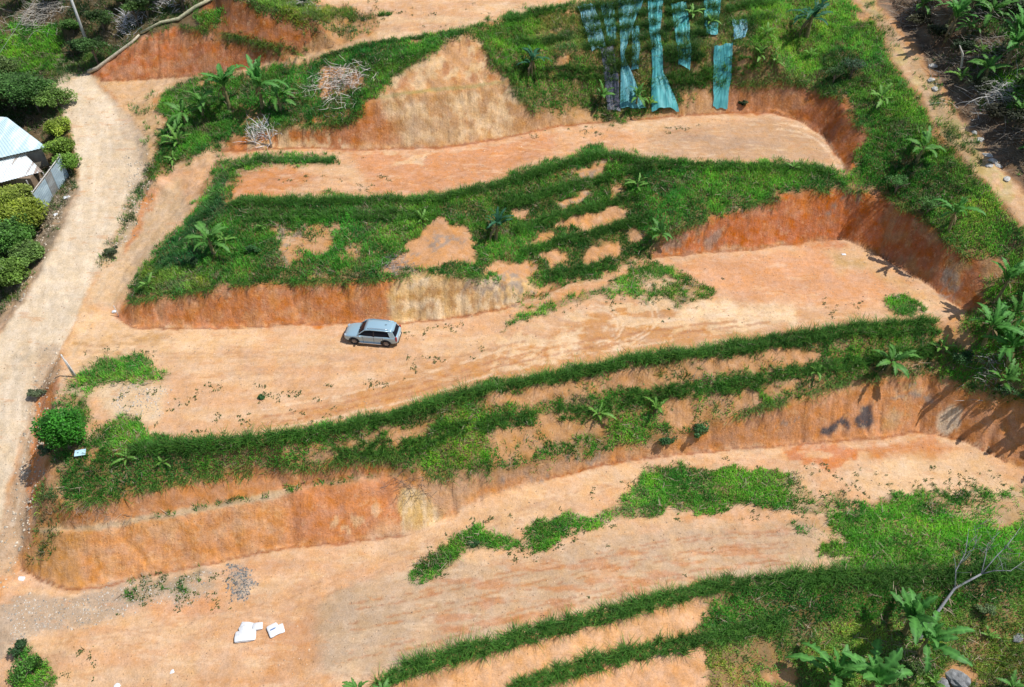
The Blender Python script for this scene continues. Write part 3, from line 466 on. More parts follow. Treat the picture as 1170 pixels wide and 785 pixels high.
def soil_mat():
    m = bpy.data.materials.new('soil'); m.use_nodes = True; t = m.node_tree; b = t.nodes['Principled BSDF']; N = t.nodes; K = t.links
    b.inputs['Roughness'].default_value = .95; b.inputs['Specular IOR Level'].default_value = .12
    a = N.new('ShaderNodeAttribute'); a.attribute_name = 'Col'
    g = N.new('ShaderNodeNewGeometry')
    def noise(scale, detail=6, rough=.6, vec=None):
        n = N.new('ShaderNodeTexNoise'); n.inputs['Scale'].default_value = scale; n.inputs['Detail'].default_value = detail; n.inputs['Roughness'].default_value = rough
        K.new(vec or g.outputs['Position'], n.inputs['Vector']); return n.outputs['Fac']
    def mr(v, a0, a1, b0, b1):
        r = N.new('ShaderNodeMapRange'); K.new(v, r.inputs[0])
        for q, w in zip((1, 2, 3, 4), (a0, a1, b0, b1)): r.inputs[q].default_value = w
        return r.outputs[0]
    def math_(op, x, y):
        r = N.new('ShaderNodeMath'); r.operation = op
        for k, v in enumerate((x, y)):
            if isinstance(v, (int, float)): r.inputs[k].default_value = v
            else: K.new(v, r.inputs[k])
        return r.outputs[0]
    big = mr(noise(.35, 9, .7), .3, .7, .86, 1.12); med = mr(noise(2.2, 6, .7), .3, .7, .88, 1.10); fine = math_('MULTIPLY', mr(noise(9, 6, .8), .32, .68, .80, 1.16), mr(noise(26, 3, .8), .3, .7, .86, 1.12))
    # clods and small stones
    vo_ = N.new('ShaderNodeTexVoronoi'); vo_.inputs['Scale'].default_value = 4.5; K.new(g.outputs['Position'], vo_.inputs['Vector'])
    sp = N.new('ShaderNodeSeparateColor'); K.new(vo_.outputs['Color'], sp.inputs[0])
    clod = math_('MULTIPLY', mr(vo_.outputs['Distance'], .10, .24, 1, 0), mr(sp.outputs[0], .84, .88, 0, 1))
    clodf = math_('SUBTRACT', 1.0, math_('MULTIPLY', clod, mr(sp.outputs[1], 0, 1, -.35, .5)))
    # wheel and blade streaks: stretched along the terraces
    mp = N.new('ShaderNodeMapping'); mp.inputs['Scale'].default_value = (.18, 2.4, 1); mp.inputs['Rotation'].default_value = (0, 0, R(-14)); K.new(g.outputs['Position'], mp.inputs['Vector'])
    st = mr(noise(1.0, 6, .6, mp.outputs[0]), .35, .65, .96, 1.04)
    # groove marks down steep faces
    mp2 = N.new('ShaderNodeMapping'); mp2.inputs['Scale'].default_value = (2.2, .9, .55); K.new(g.outputs['Position'], mp2.inputs['Vector'])
    gn = noise(1.0, 9, .75, mp2.outputs[0]); sn = N.new('ShaderNodeSeparateXYZ'); K.new(g.outputs['True Normal'], sn.inputs[0])
    steep = mr(sn.outputs[2], .86, .66, 0, 1)
    gm = math_('ADD', 1.0, math_('MULTIPLY', steep, mr(gn, .42, .58, -.10, .06)))
    f = math_('MULTIPLY', math_('MULTIPLY', math_('MULTIPLY', big, med), math_('MULTIPLY', fine, clodf)), math_('MULTIPLY', st, gm))
    vm = N.new('ShaderNodeVectorMath'); vm.operation = 'SCALE'; K.new(a.outputs['Color'], vm.inputs[0]); K.new(f, vm.inputs['Scale'])
    def mixc(c0, c1, fac):
        x = N.new('ShaderNodeMix'); x.data_type = 'RGBA'; K.new(c0, x.inputs['A'])
        if isinstance(c1, tuple): x.inputs['B'].default_value = (*c1, 1)
        else: K.new(c1, x.inputs['B'])
        K.new(fac, x.inputs['Factor']); return x.outputs['Result']
    flat = mr(sn.outputs[2], .9, .97, 0, 1)
    # crisp pale crusts and raw darker scrapes
    mp3 = N.new('ShaderNodeMapping'); mp3.inputs['Scale'].default_value = (.35, 1.0, 1); mp3.inputs['Rotation'].default_value = (0, 0, R(-12)); K.new(g.outputs['Position'], mp3.inputs['Vector'])
    n1 = noise(.9, 9, .72, mp3.outputs[0]); n2 = noise(1.3, 9, .7, mp3.outputs[0])
    c1 = mixc(vm.outputs[0], (.72, .54, .36), math_('MULTIPLY', mr(n1, .55, .60, 0, .24), flat))
    c1 = mixc(c1, (.47, .24, .12), math_('MULTIPLY', mr(n2, .575, .62, 0, .42), flat))
    # thin cracks and rills on the steep faces, fine litter specks on the flats
    mp4 = N.new('ShaderNodeMapping'); mp4.inputs['Scale'].default_value = (1.6, .5, .42); K.new(g.outputs['Position'], mp4.inputs['Vector'])
    n3 = noise(1.0, 7, .62, mp4.outputs[0]); crack = math_('MULTIPLY', mr(math_('ABSOLUTE', math_('SUBTRACT', n3, .5), 0), 0, .008, 1, 0), mr(noise(.5, 3), .48, .56, 0, 1))
    c1 = mixc(c1, (.16, .075, .04), math_('MULTIPLY', math_('MULTIPLY', crack, steep), .55))
    n4 = noise(7, 3, .6); c1 = mixc(c1, (.25, .15, .08), math_('MULTIPLY', mr(n4, .66, .70, 0, .5), flat))
    wv = N.new('ShaderNodeTexWave'); wv.inputs['Scale'].default_value = 1.15; wv.inputs['Distortion'].default_value = 4.8; wv.inputs['Detail'].default_value = 3; wv.inputs['Detail Scale'].default_value = 1.5; K.new(g.outputs['Position'], wv.inputs['Vector'])
    c1 = mixc(c1, (.30,.135,.065), math_('MULTIPLY', math_('MULTIPLY', mr(wv.outputs['Fac'], .0, .3, .26, 0), steep), mr(noise(.45, 4), .50, .60, 0, 1)))
    n5 = noise(1.6, 9, .75); c1 = mixc(c1, (.70,.44,.24), math_('MULTIPLY', mr(n5, .56, .60, 0, .28), steep))
    c1 = mixc(c1, (.33,.14,.065), math_('MULTIPLY', mr(noise(2.4, 9, .75), .58, .63, 0, .5), steep))
    vm = type('o', (), {'outputs': [c1]})
    # iron-rich patches tint the soil redder
    hs = N.new('ShaderNodeHueSaturation'); K.new(vm.outputs[0], hs.inputs['Color']); K.new(mr(noise(.9, 6, .7), .35, .65, .92, 1.14), hs.inputs['Saturation'])
    K.new(hs.outputs[0], b.inputs['Base Color'])
    hgt = math_('ADD', math_('ADD', math_('MULTIPLY', noise(3.5, 8, .7), .5), math_('MULTIPLY', clod, .22)), math_('MULTIPLY', steep, math_('ADD', math_('MULTIPLY', gn, .3), math_('MULTIPLY', wv.outputs['Fac'], .03))))
    bp = N.new('ShaderNodeBump'); bp.inputs['Strength'].default_value = .9; bp.inputs['Distance'].default_value = .2; K.new(hgt, bp.inputs['Height']); K.new(bp.outputs[0], b.inputs['Normal'])
    return m
M_SOIL = soil_mat()
M_LEAF = mat('leaves', vcol=True, rough=.55, trans=.42, spec=.35)
M_DRY = mat('dry_stems', vcol=True, rough=.9, spec=.1)

# ------------------------------------------------------------------ object helpers
def meta(o, label=None, cat=None, group=None, kind=None):
    for k, v in (('label', label), ('category', cat), ('group', group), ('kind', kind)):
        if v: o[k] = v
    return o
def npmesh(name, V, F, col=None, m=None, parent=None, smooth=False):
    me = bpy.data.meshes.new(name); V = np.asarray(V, np.float32).reshape(-1, 3); F = np.asarray(F, np.int32); k = F.shape[1]
    me.vertices.add(len(V)); me.vertices.foreach_set('co', V.ravel())
    me.loops.add(F.size); me.loops.foreach_set('vertex_index', F.ravel())
    me.polygons.add(len(F)); me.polygons.foreach_set('loop_start', np.arange(len(F), dtype=np.int32)*k)
    me.update(calc_edges=True)
    me.polygons.foreach_set('use_smooth', np.full(len(F), smooth))
    if col is not None:
        ca = me.color_attributes.new('Col', 'FLOAT_COLOR', 'POINT'); c = np.ones((len(V), 4), np.float32); c[:, :3] = col; ca.data.foreach_set('color', c.ravel())
    if m: me.materials.append(m)
    o = bpy.data.objects.new(name, me); COL.objects.link(o); o.parent = parent
    return o
def bmobj(name, bm, m, parent=None, smooth=False):
    me = bpy.data.meshes.new(name); bm.to_mesh(me); bm.free()
    for p in me.polygons: p.use_smooth = smooth
    me.materials.append(m); o = bpy.data.objects.new(name, me); COL.objects.link(o); o.parent = parent
    return o
def empty(name, loc, rz=0, label=None, cat=None, group=None):
    o = bpy.data.objects.new(name, None); COL.objects.link(o); o.location = loc; o.rotation_euler = (0, 0, rz); o.empty_display_size = .3
    return meta(o, label, cat, group)
def box(bm, c, s, bevel=0, rot=None):
    r = bmesh.ops.create_cube(bm, size=1); vs = r['verts']
    M = Matrix.Translation(c) @ (rot.to_4x4() if rot else Matrix.Identity(4)) @ Matrix.Diagonal((*s, 1))
    bmesh.ops.transform(bm, matrix=M, verts=vs)
    if bevel:
        es = list({e for v in vs for e in v.link_edges}); bmesh.ops.bevel(bm, geom=es, offset=bevel, segments=2, affect='EDGES', profile=.6)
def tube(bm, pts, rad, n=6):
    rings = []
    for i, p in enumerate(pts):
        p = Vector(p); d = (Vector(pts[min(i+1, len(pts)-1)])-Vector(pts[max(i-1, 0)])).normalized()
        u = d.orthogonal().normalized(); v = d.cross(u)
        if rings: # keep frames steady
            u = (pu - d*pu.dot(d)); u = u.normalized() if u.length > 1e-6 else d.orthogonal().normalized(); v = d.cross(u)
        pu = u; r = rad[i] if hasattr(rad, '__len__') else rad
        rings.append([bm.verts.new(p+(u*math.cos(2*math.pi*k/n)+v*math.sin(2*math.pi*k/n))*r) for k in range(n)])
    for a, b in zip(rings[:-1], rings[1:]):
        for k in range(n): bm.faces.new((a[k], a[(k+1) % n], b[(k+1) % n], b[k]))
    bm.faces.new(rings[0][::-1]); bm.faces.new(rings[-1])

tick('------- terrain sheets')
# ------------------------------------------------------------------ terrain sheets
Pq = np.stack([XX, YY, Z], -1); qx_, qy_ = project(Pq); Z -= samp(stroke_h, qx_, qy_)*((Pq-CAM)@FWD > 2)
VV = np.stack([XX, YY, Z], -1).reshape(-1, 3)
ppx, ppy = project(VV)
inside = ((VV-CAM)@FWD) > 2
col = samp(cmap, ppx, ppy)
FARC = np.array((.13,.12,.05)); off = (ppx < -MG+3) | (ppx > 1170+MG-3) | (ppy < -MG+3) | (ppy > 785+MG-3) | ~inside
col = np.where(off[:, None], FARC, col)
idx = np.arange(NX*NY).reshape(NY, NX)
FA = np.stack([idx[:-1, :-1], idx[:-1, 1:], idx[1:, 1:], idx[1:, :-1]], -1).reshape(-1, 4)
ctr = VV[FA].mean(1); cpx, cpy = project(ctr); cin = (((ctr-CAM)@FWD) > 2)
# vertex normals of the whole sheet, kept on every piece so that no seam shows
gy2, gx2 = np.gradient(Z, GY, GX); NRM = np.stack([-gx2, -gy2, np.ones_like(Z)], -1).reshape(-1, 3); NRM /= np.linalg.norm(NRM, axis=1)[:, None]
cls = np.zeros(len(FA), int)
def setc(poly, k):
    m = samp(pmask(poly, 1, .25), cpx, cpy) > .5
    cls[m & cin & (cpx > -MG+3) & (cpx < 1170+MG-3) & (cpy > -MG+3) & (cpy < 785+MG-3)] = k
for k, p in enumerate((T0, T1, T2, T3)): setc(p, 1+k)
for k, p in enumerate((B1, B2, B2R, B3, BTL)): setc(p, 5+k)
setc(ROADP, 10); setc(BRANCH, 11); setc(PATH, 12)
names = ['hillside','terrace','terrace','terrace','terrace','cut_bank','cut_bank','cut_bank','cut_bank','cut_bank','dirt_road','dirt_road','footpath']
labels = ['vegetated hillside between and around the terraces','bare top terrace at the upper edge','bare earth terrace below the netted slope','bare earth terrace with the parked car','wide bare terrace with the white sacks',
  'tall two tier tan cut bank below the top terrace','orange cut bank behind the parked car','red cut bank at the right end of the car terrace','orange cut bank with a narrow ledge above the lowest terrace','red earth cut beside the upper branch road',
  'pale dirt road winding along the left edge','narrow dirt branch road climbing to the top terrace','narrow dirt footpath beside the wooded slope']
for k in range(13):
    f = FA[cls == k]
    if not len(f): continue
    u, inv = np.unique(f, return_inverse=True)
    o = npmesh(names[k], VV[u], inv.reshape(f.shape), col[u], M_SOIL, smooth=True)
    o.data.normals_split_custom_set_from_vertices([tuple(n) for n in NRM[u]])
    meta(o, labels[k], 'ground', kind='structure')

tick('----- plant scattering')
# ------------------------------------------------------------------ plant scattering
def rnd(n, a=0, b=1): return np.random.uniform(a, b, n)
def leaf_quads(P, size, tilt, col, asp=.6):
    """small leaf faces: centre, size, tilt from level"""
    n = len(P); th = rnd(n, 0, 6.283); ph = rnd(n, 0, 6.283)
    t = tilt
    ax = np.stack([np.cos(th), np.sin(th), np.zeros(n)], 1); ay0 = np.stack([-np.sin(th), np.cos(th), np.zeros(n)], 1)
    ay = ay0*np.cos(t)[:, None]; ay[:, 2] = np.sin(t)
    a = ax*size[:, None]*.5*asp; b = ay*size[:, None]*.5
    V = np.stack([P-b, P+a, P+b, P-a], 1)
    return V, np.repeat(col, 4, 0)
def blades(P, L_, w, dirs, droop, col, seg=3):
    """arching grass blades, seg quads each"""
    n = len(P); side = np.stack([-dirs[:, 1], dirs[:, 0], np.zeros(n)], 1); side /= np.linalg.norm(side, axis=1)[:, None]+1e-6
    V = []
    up = np.sqrt(np.clip(1-dirs[:, 0]**2-dirs[:, 1]**2, .02, 1))
    for k in range(seg+1):
        s = k/seg
        p = P.copy(); p[:, 0] += dirs[:, 0]*L_*s*(1+droop*s*.8); p[:, 1] += dirs[:, 1]*L_*s*(1+droop*s*.8); p[:, 2] += L_*up*(s-droop*s*s*.75)
        ww = (w*(1-s*.85))[:, None]
        V.append(p-side*ww*.5); V.append(p+side*ww*.5)
    V = np.stack(V, 1); m = V.shape[1]
    F = []
    for k in range(seg): F.append([2*k, 2*k+1, 2*k+3, 2*k+2])
    F = (np.arange(n)[:, None, None]*m+np.array(F)[None]).reshape(-1, 4)
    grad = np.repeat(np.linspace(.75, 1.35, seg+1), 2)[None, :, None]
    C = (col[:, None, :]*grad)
    return V.reshape(-1, 3), F, C.reshape(-1, 3)
def quadidx(n, off=0): return np.arange(n*4).reshape(-1, 4)+off
class Acc:
    def __init__(s): s.V = []; s.F = []; s.C = []; s.n = 0
    def add(s, V, F, C):
        V = V.reshape(-1, 3); s.V.append(V); s.F.append(F+s.n); s.C.append(C.reshape(-1, 3)); s.n += len(V)
    def leaves(s, P, size, tilt, col, asp=.6):
        if len(P): V, C = leaf_quads(P, size, tilt, col, asp); s.add(V, quadidx(len(P)), C)
    def build(s, name, m, parent=None): return npmesh(name, np.concatenate(s.V), np.concatenate(s.F), np.concatenate(s.C), m, parent)
def vary(base, n, a=.25, yellow=.12):
    c = np.array(base, float)*np.ones((n, 3)); f = 1+np.random.normal(0, a, n).clip(-.55, .8); c = c*f[:, None]
    y = np.random.rand(n) < yellow; c[y] *= np.array([1.7, 1.25, 1.1]); return c.clip(.004, .8)
x0, x1, y0, y1 = -62, 68, -36, 54
NC = int((x1-x0)*(y1-y0)*290)
cx_, cy_ = rnd(NC, x0, x1), rnd(NC, y0, y1); cz = hz(cx_, cy_); P = np.stack([cx_, cy_, cz], 1)
qx, qy = project(P); vis = (qx > -70) & (qx < 1240) & (qy > -50) & (qy < 850)
P = P[vis]; qx = qx[vis]; qy = qy[vis]
d = samp(veg_d, qx, qy); cl = fbm(P[:, 0]/1.6, P[:, 1]/1.6, 81, 3); fine = vnoise(P[:, 0]/.45, P[:, 1]/.45, 83)
hole = sstep(.63, .70, fbm(P[:, 0]/2.3, P[:, 1]/1.7, 84, 4))*(.75-.35*(d > .9))
keep = np.random.rand(len(P)) < np.clip(sstep(.06, .95, d*.82+(cl-.5)*1.1*(1-.5*d)+(fine-.5)*.5)*(1-hole*(d < 2)), 0, 1)*(d > .03)
P = P[keep]; qx = qx[keep]; qy = qy[keep]; cl = cl[keep]; fine = fine[keep]
g = samp(veg_g, qx, qy); tone = samp(veg_t, qx, qy); hh = samp(veg_h, qx, qy)
mound = np.clip((fbm(P[:, 0]/.9, P[:, 1]/.9, 85, 2)-.25)*2, .05, 1.5)*hh*(.5+1.1*fbm(P[:, 0]/4, P[:, 1]/4, 86, 2))
tn = (fbm(P[:, 0]/3.5, P[:, 1]/3.5, 87, 3)-.5)
tone = tone*(1+tn*1.5+(vnoise(P[:, 0]/.7, P[:, 1]/.7, 89)-.5)*.35)[:, None]; tone[:, 0] *= (1+ (fbm(P[:, 0]/5, P[:, 1]/5, 88, 2)-.5)*.9)
pk = fbm(P[:, 0]/1.9, P[:, 1]/1.5, 181, 3); lime = sstep(.56, .64, pk)[:, None]; dark = sstep(.44, .36, pk)[:, None]
tone = tone*(1+lime*np.array([.55, .32, .1]))*(1-dark*np.array([.42, .30, .1]))
dry = (sstep(.60, .68, fbm(P[:, 0]/2.6, P[:, 1]/1.6, 183, 4)-.05)*(np.random.rand(len(P)) < .4))[:, None]; tone = tone*(1-dry)+np.array([.24, .21, .12])*dry
GN = {1:('ground_cover','mixed green weeds and scrub on the upper left slope'),2:('ground_cover','green creeping plants above the left of the tall tan bank'),3:('ground_cover','grass and weeds growing among the teal nets'),4:('ground_cover','bright green creeping cover on the right ridge'),
      5:('ground_cover','green creeping cover on the slope behind the parked car'),6:('ground_cover','low grass patches lying on the car terrace'),7:('ground_cover','patchy green cover on the slope below the parked car'),8:('ground_cover','flat grass islands on the lowest terrace'),9:('ground_cover','olive and green cover in the lower right corner and bottom edge')}
for k in range(1, 10):
    s = g == k
    if not s.any(): continue
    A = Acc(); n = s.sum(); Q = P[s].copy(); c = tone[s]*(1+np.random.normal(0, .28, n).clip(-.6, .8))[:, None]
    yl = np.random.rand(n) < .07; c[yl] *= np.array([2.0, 1.3, 1.2]); br = np.random.rand(n) < .035; c[br] = np.array([.26,.2,.11])
    Q[:, 2] += mound[s]*rnd(n, .25, 1)
    isb = np.random.rand(n) < .72
    A.leaves(Q[~isb], rnd((~isb).sum(), .06, .14), rnd((~isb).sum(), -.7, .7), c[~isb].clip(.004, .7), .8)
    B = Q[isb]; nb = len(B); B[:, 2] = P[s][isb][:, 2]+mound[s][isb]*rnd(nb, 0, .55); an = rnd(nb, 0, 6.283); le = rnd(nb, .25, .9); ln = rnd(nb, .18, .42)
    d3 = np.stack([np.cos(an)*le, np.sin(an)*le, np.sqrt(1-le**2)], 1)*ln[:, None]; sd3 = np.stack([-np.sin(an), np.cos(an), np.zeros(nb)], 1)*rnd(nb, .016, .034)[:, None]
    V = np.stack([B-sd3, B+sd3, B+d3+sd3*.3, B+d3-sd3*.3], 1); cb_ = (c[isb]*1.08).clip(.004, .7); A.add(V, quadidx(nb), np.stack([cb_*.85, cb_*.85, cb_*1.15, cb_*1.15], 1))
    o = A.build(GN[k][0], M_LEAF); meta(o, GN[k][1], 'ground cover', kind='stuff')
# taller tufts standing out of the cover
NC = 26000; X = np.stack([rnd(NC, x0, x1), rnd(NC, y0, y1)], 1); Pw = np.column_stack([X, hz(X[:, 0], X[:, 1])]); qx, qy = project(Pw)
okw = (qx > -30) & (qx < 1200) & (qy > -30) & (qy < 820) & (np.random.rand(NC) < samp(veg_d, qx, qy)**1.5*.8) & (fbm(Pw[:, 0]/3, Pw[:, 1]/3, 187, 3) > .46); Pw = Pw[okw]; tt = samp(veg_t, qx[okw], qy[okw])
B = np.repeat(Pw, 16, 0); c = np.repeat(tt*rnd(len(Pw), .55, 1.3)[:, None], 16, 0)*rnd(len(B), .75, 1.25)[:, None]; hs = np.repeat(rnd(len(Pw), .35, .8), 16); B[:, :2] += np.random.normal(0, .07, (len(B), 2)); an = rnd(len(B), 0, 6.283); le = rnd(len(B), .15, .8)
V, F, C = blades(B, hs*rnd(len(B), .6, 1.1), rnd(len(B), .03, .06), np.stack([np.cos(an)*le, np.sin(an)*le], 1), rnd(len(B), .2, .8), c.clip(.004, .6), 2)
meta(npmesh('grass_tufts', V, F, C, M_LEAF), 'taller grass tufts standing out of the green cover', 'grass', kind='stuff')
# dead straw and litter lying between the plants
NC = 150000; X = np.stack([rnd(NC, x0, x1), rnd(NC, y0, y1)], 1); Pw = np.column_stack([X, hz(X[:, 0], X[:, 1])]); qx, qy = project(Pw)
gul = pmask([(1000,-30),(1045,44),(1085,100),(1128,168),(1200,235),(1300,330),(1309,-139),(1000,-139)], 6); tl = pmask([(-139,-139),(330,-139),(250,0),(150,50),(100,80),(60,92),(88,200),(20,340),(-139,480)], 8)
dd = np.clip(samp(veg_d, qx, qy)*.10+samp(gul, qx, qy)*1.0+samp(tl, qx, qy)*.35, 0, 1)*(.3+1.2*sstep(.45, .6, fbm(Pw[:, 0]/1.6, Pw[:, 1]/1.6, 189, 3)))
Pw = Pw[(np.random.rand(NC) < dd) & (qx > -30) & (qx < 1200) & (qy > -30) & (qy < 820)]; Pw = np.repeat(Pw, 3, 0); n = len(Pw); Pw[:, :2] += np.random.normal(0, .12, (n, 2)); Pw[:, 2] += rnd(n, .02, .3); an = rnd(n, 0, 6.283); le = rnd(n, .7, .99)
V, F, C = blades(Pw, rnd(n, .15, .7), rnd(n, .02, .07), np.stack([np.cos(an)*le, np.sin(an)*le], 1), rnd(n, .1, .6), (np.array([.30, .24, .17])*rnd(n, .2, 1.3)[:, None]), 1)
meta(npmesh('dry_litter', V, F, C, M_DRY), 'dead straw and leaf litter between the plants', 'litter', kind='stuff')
# scattered weeds on the bare terraces
NC = 60000; X = np.stack([rnd(NC, x0, x1), rnd(NC, y0, y1)], 1); Pw = np.column_stack([X, hz(X[:, 0], X[:, 1])]); qx, qy = project(Pw)
okw = (qx > -10) & (qx < 1180) & (qy > -10) & (qy < 800); Pw = Pw[okw]; qx = qx[okw]; qy = qy[okw]
wd = samp(weed, qx, qy); cl = vnoise(Pw[:, 0]/.8, Pw[:, 1]/.8, 91); Pw = Pw[(wd > 0) & (cl > .95-.42*wd) & (samp(veg_d, qx, qy) < .3)]
A = Acc()
for rep in range(9):
    n = len(Pw); Q = Pw+np.column_stack([np.random.normal(0, .09, (n, 2)), rnd(n, .02, .1)]); sel = np.random.rand(n) < .7
    A.leaves(Q[sel], rnd(sel.sum(), .07, .16), rnd(sel.sum(), -.6, .6), vary((.075,.12,.03), sel.sum(), .35), .6)
meta(A.build('weeds', M_LEAF), 'tiny scattered weeds on the bare terraces', 'weeds', kind='stuff')
# stones along the road shoulder and on the bare ground
def pebbles(polys, n, smin, smax, base, name, label, cat):
    A = Acc(); pts = []
    dm = np.zeros((MH, MW), np.float32)
    for p in polys: dm = np.maximum(dm, pmask(p, 6, 1))
    while len(pts) < n:
        X = np.stack([rnd(40000, x0, x1), rnd(40000, y0, y1)], 1); Q = np.column_stack([X, hz(X[:, 0], X[:, 1])]); a, b = project(Q)
        ok = (samp(dm, a, b) > np.random.rand(len(a))) & (a > -60) & (a < 1230) & (b > -40) & (b < 830); pts += list(Q[ok])
    Q = np.array(pts[:n]); s = smin+(smax-smin)*np.random.rand(n)**3
    oct_ = np.array([[1,0,0],[0,1,0],[-1,0,0],[0,-1,0],[0,0,.8],[0,0,-.5]]); tri = np.array([[0,1,4],[1,2,4],[2,3,4],[3,0,4],[1,0,5],[2,1,5],[3,2,5],[0,3,5]])
    an = rnd(n, 0, 6.28); ca, sa = np.cos(an), np.sin(an)
    V = oct_[None]*(s[:, None, None]*rnd(n*6*3, .6, 1.25).reshape(n, 6, 3)); Vx = V[..., 0]*ca[:, None]-V[..., 1]*sa[:, None]; Vy = V[..., 0]*sa[:, None]+V[..., 1]*ca[:, None]
    V = np.stack([Vx, Vy, V[..., 2]], -1)+Q[:, None]; F = (np.arange(n)[:, None, None]*6+tri[None]).reshape(-1, 3)
    c = np.array(base)*rnd(n, .55, 1.35)[:, None]
    o = npmesh(name, V.reshape(-1, 3), F, np.repeat(c, 6, 0), M_DRY); meta(o, label, cat, kind='stuff')
SHOULD = [[(150,165),(172,200),(172,225),(150,270),(132,295),(116,303),(126,270),(146,230)], [(46,395),(68,395),(55,470),(40,545),(30,600),(18,660),(-10,680),(4,600),(20,540),(32,480)], [(60,215),(85,205),(70,260),(30,335),(10,360),(20,320)]]
pebbles(SHOULD, 1700, .03, .17, (.47,.40,.31), 'roadside_stones', 'loose pale stones along both shoulders of the dirt road', 'stones')
pebbles([T3, T2, T1, ROADP], 5000, .02, .10, (.50,.34,.22), 'clods', 'small clods and stones strewn over the bare terraces', 'stones')
pebbles([[(256,648),(282,646),(290,665),(280,684),(262,682),(252,665)]], 420, .04, .13, (.20,.19,.175), 'rubble', 'patch of loose grey rubble on the lowest terrace', 'rubble')
pebbles([[(10,690),(100,675),(240,655),(240,680),(60,720),(10,735)], [(130,440),(190,440),(185,470),(130,470)]], 1500, .03, .11, (.42,.37,.31), 'gravel', 'grey gravel strewn along the lowest left access track', 'gravel')

tick('--------- grass hedges')
LIPS = [[(150,346),(187,339),(241,330),(300,322),(360,322),(430,320),(454,317),(510,315),(548,317)], [(755,272),(801,255),(860,235),(891,227),(925,217),(967,217),(1009,225),(1052,249),(1080,277),(1108,295)], [(80,584),(120,572),(150,564),(195,553),(230,545),(300,538),(360,534),(408,527),(450,522),(500,546),(560,540)], [(840,475),(896,459),(925,450),(970,435),(1009,431),(1066,427),(1094,439),(1136,454)],
        [(840,100),(896,95),(939,98),(958,112),(982,150)], [(439,95),(472,71),(511,43)], [(547,36),(557,58),(566,74),(588,86),(587,102),(611,128)], [(285,152),(318,144),(370,144),(408,133)], [(202,31),(256,41),(300,53),(340,61)]]
A = Acc()
for pts in LIPS:
    W3 = [hit(x, y-1) for x, y in pts]; Q = []
    for a_, b_ in zip(W3[:-1], W3[1:]):
        n = max(1, int((b_-a_).length/.09)); Q += [tuple(a_+(b_-a_)*(k/n)) for k in range(n)]
    Q = np.array(Q); Q = Q[fbm(Q[:, 0]/1.5, Q[:, 1]/1.5, 191, 3) > .44]; Q = np.repeat(Q, 7, 0); Q[:, :2] += np.random.normal(0, .16, (len(Q), 2)); Q[:, 2] = hz(Q[:, 0], Q[:, 1]); n = len(Q); an = rnd(n, 3.4, 6.0); le = rnd(n, .3, .95)
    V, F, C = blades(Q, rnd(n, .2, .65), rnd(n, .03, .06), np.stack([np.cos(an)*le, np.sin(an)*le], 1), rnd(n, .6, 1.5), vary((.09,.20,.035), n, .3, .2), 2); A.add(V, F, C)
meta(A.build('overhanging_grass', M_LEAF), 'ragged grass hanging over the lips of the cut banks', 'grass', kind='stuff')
# ------------------------------------------------------------------ grass hedges planted in rows
def pxline(pts, step=.27):
    W3 = [hit(*p) for p in pts]; out = []
    for a, b in zip(W3[:-1], W3[1:]):
        n = max(1, int((b-a).to_2d().length/step))
        for k in range(n): out.append(a+(b-a)*(k/n))
    return np.array([tuple(v) for v in out])
HG = 'rows of clumping grass planted along the slopes'
def hedge(pts, label, h=1.0, wid=.35, dens=1.0, tone=(.07,.19,.028), gaps=.0, nb=34):
    P0 = pxline(pts); A = Acc(); n = len(P0)
    keep = vnoise(P0[:, 0]/1.1, P0[:, 1]/1.1, 95+len(label)) >= gaps; P0 = P0[keep]
    for r in range(2):
        C0 = P0.copy(); C0[:, 1] += (r-.5)*wid; C0[:, :2] += np.random.normal(0, .10, (len(P0), 2)); C0[:, 2] = hz(C0[:, 0], C0[:, 1])
        hs = h*.88*(.45+1.05*fbm(C0[:, 0]/1.1, C0[:, 1]/1.1+r*9, 97, 2))*rnd(len(C0), .7, 1.2)
        k = int(nb*dens); B = np.repeat(C0, k, 0); H_ = np.repeat(hs, k); m = len(B)
        B[:, :2] += np.random.normal(0, .10, (m, 2)); an = rnd(m, 0, 6.283); le = rnd(m, .12, .75)
        dr = np.stack([np.cos(an)*le, np.sin(an)*le], 1)
        c = vary(tone, m, .28, .10); cc = np.repeat(1+(fbm(C0[:, 0]/2.2, C0[:, 1]/2.2, 99, 2)-.5)*.7, k); c = c*cc[:, None]
        V, F, C = blades(B, H_*rnd(m, .6, 1.2), rnd(m, .03, .065), dr, rnd(m, .25, .8), c.clip(.004, .6), 3); A.add(V, F, C)
    o = A.build('grass_hedge', M_LEAF); meta(o, label, 'grass hedge', HG)
hedge([(150,516),(171,514),(230,510),(280,507),(360,495),(440,480),(494,462),(547,448),(580,442),(654,428),(720,413),(787,406),(825,402)], 'long dark grass hedge along the front edge of the car terrace', 1.08, .34)
hedge([(830,400),(860,396),(925,386),(967,378),(1030,374),(1075,370)], 'grass hedge continuing right to the big banana clump on the car terrace edge', 1.15, .6)
hedge([(385,522),(430,514),(475,512),(505,496),(560,486),(613,476),(680,470),(710,459),(760,451),(800,446)], 'second grass row, halfway down the slope below the car terrace', 1.0, .45, gaps=.22)
hedge([(800,448),(860,438),(925,424),(985,414),(1015,407),(1070,402)], 'short second grass row on the right part of the slope below the car terrace', .9, .4, gaps=.12)
hedge([(266,234),(320,232),(360,232),(440,229),(500,230),(547,218),(600,204),(640,190),(683,178),(714,180),(740,188)], 'dark grass hedge along the front lip of the second highest terrace', 1.0, .36)
hedge([(742,189),(800,190),(850,191),(930,192),(958,200)], 'lighter grass hedge on the right end of the terrace lip', .7, .5, tone=(.07,.17,.025))
hedge([(285,249),(340,248),(400,248),(470,247),(500,244)], 'dark grass row just below the terrace lip, left of the bare scar', .95, .6)
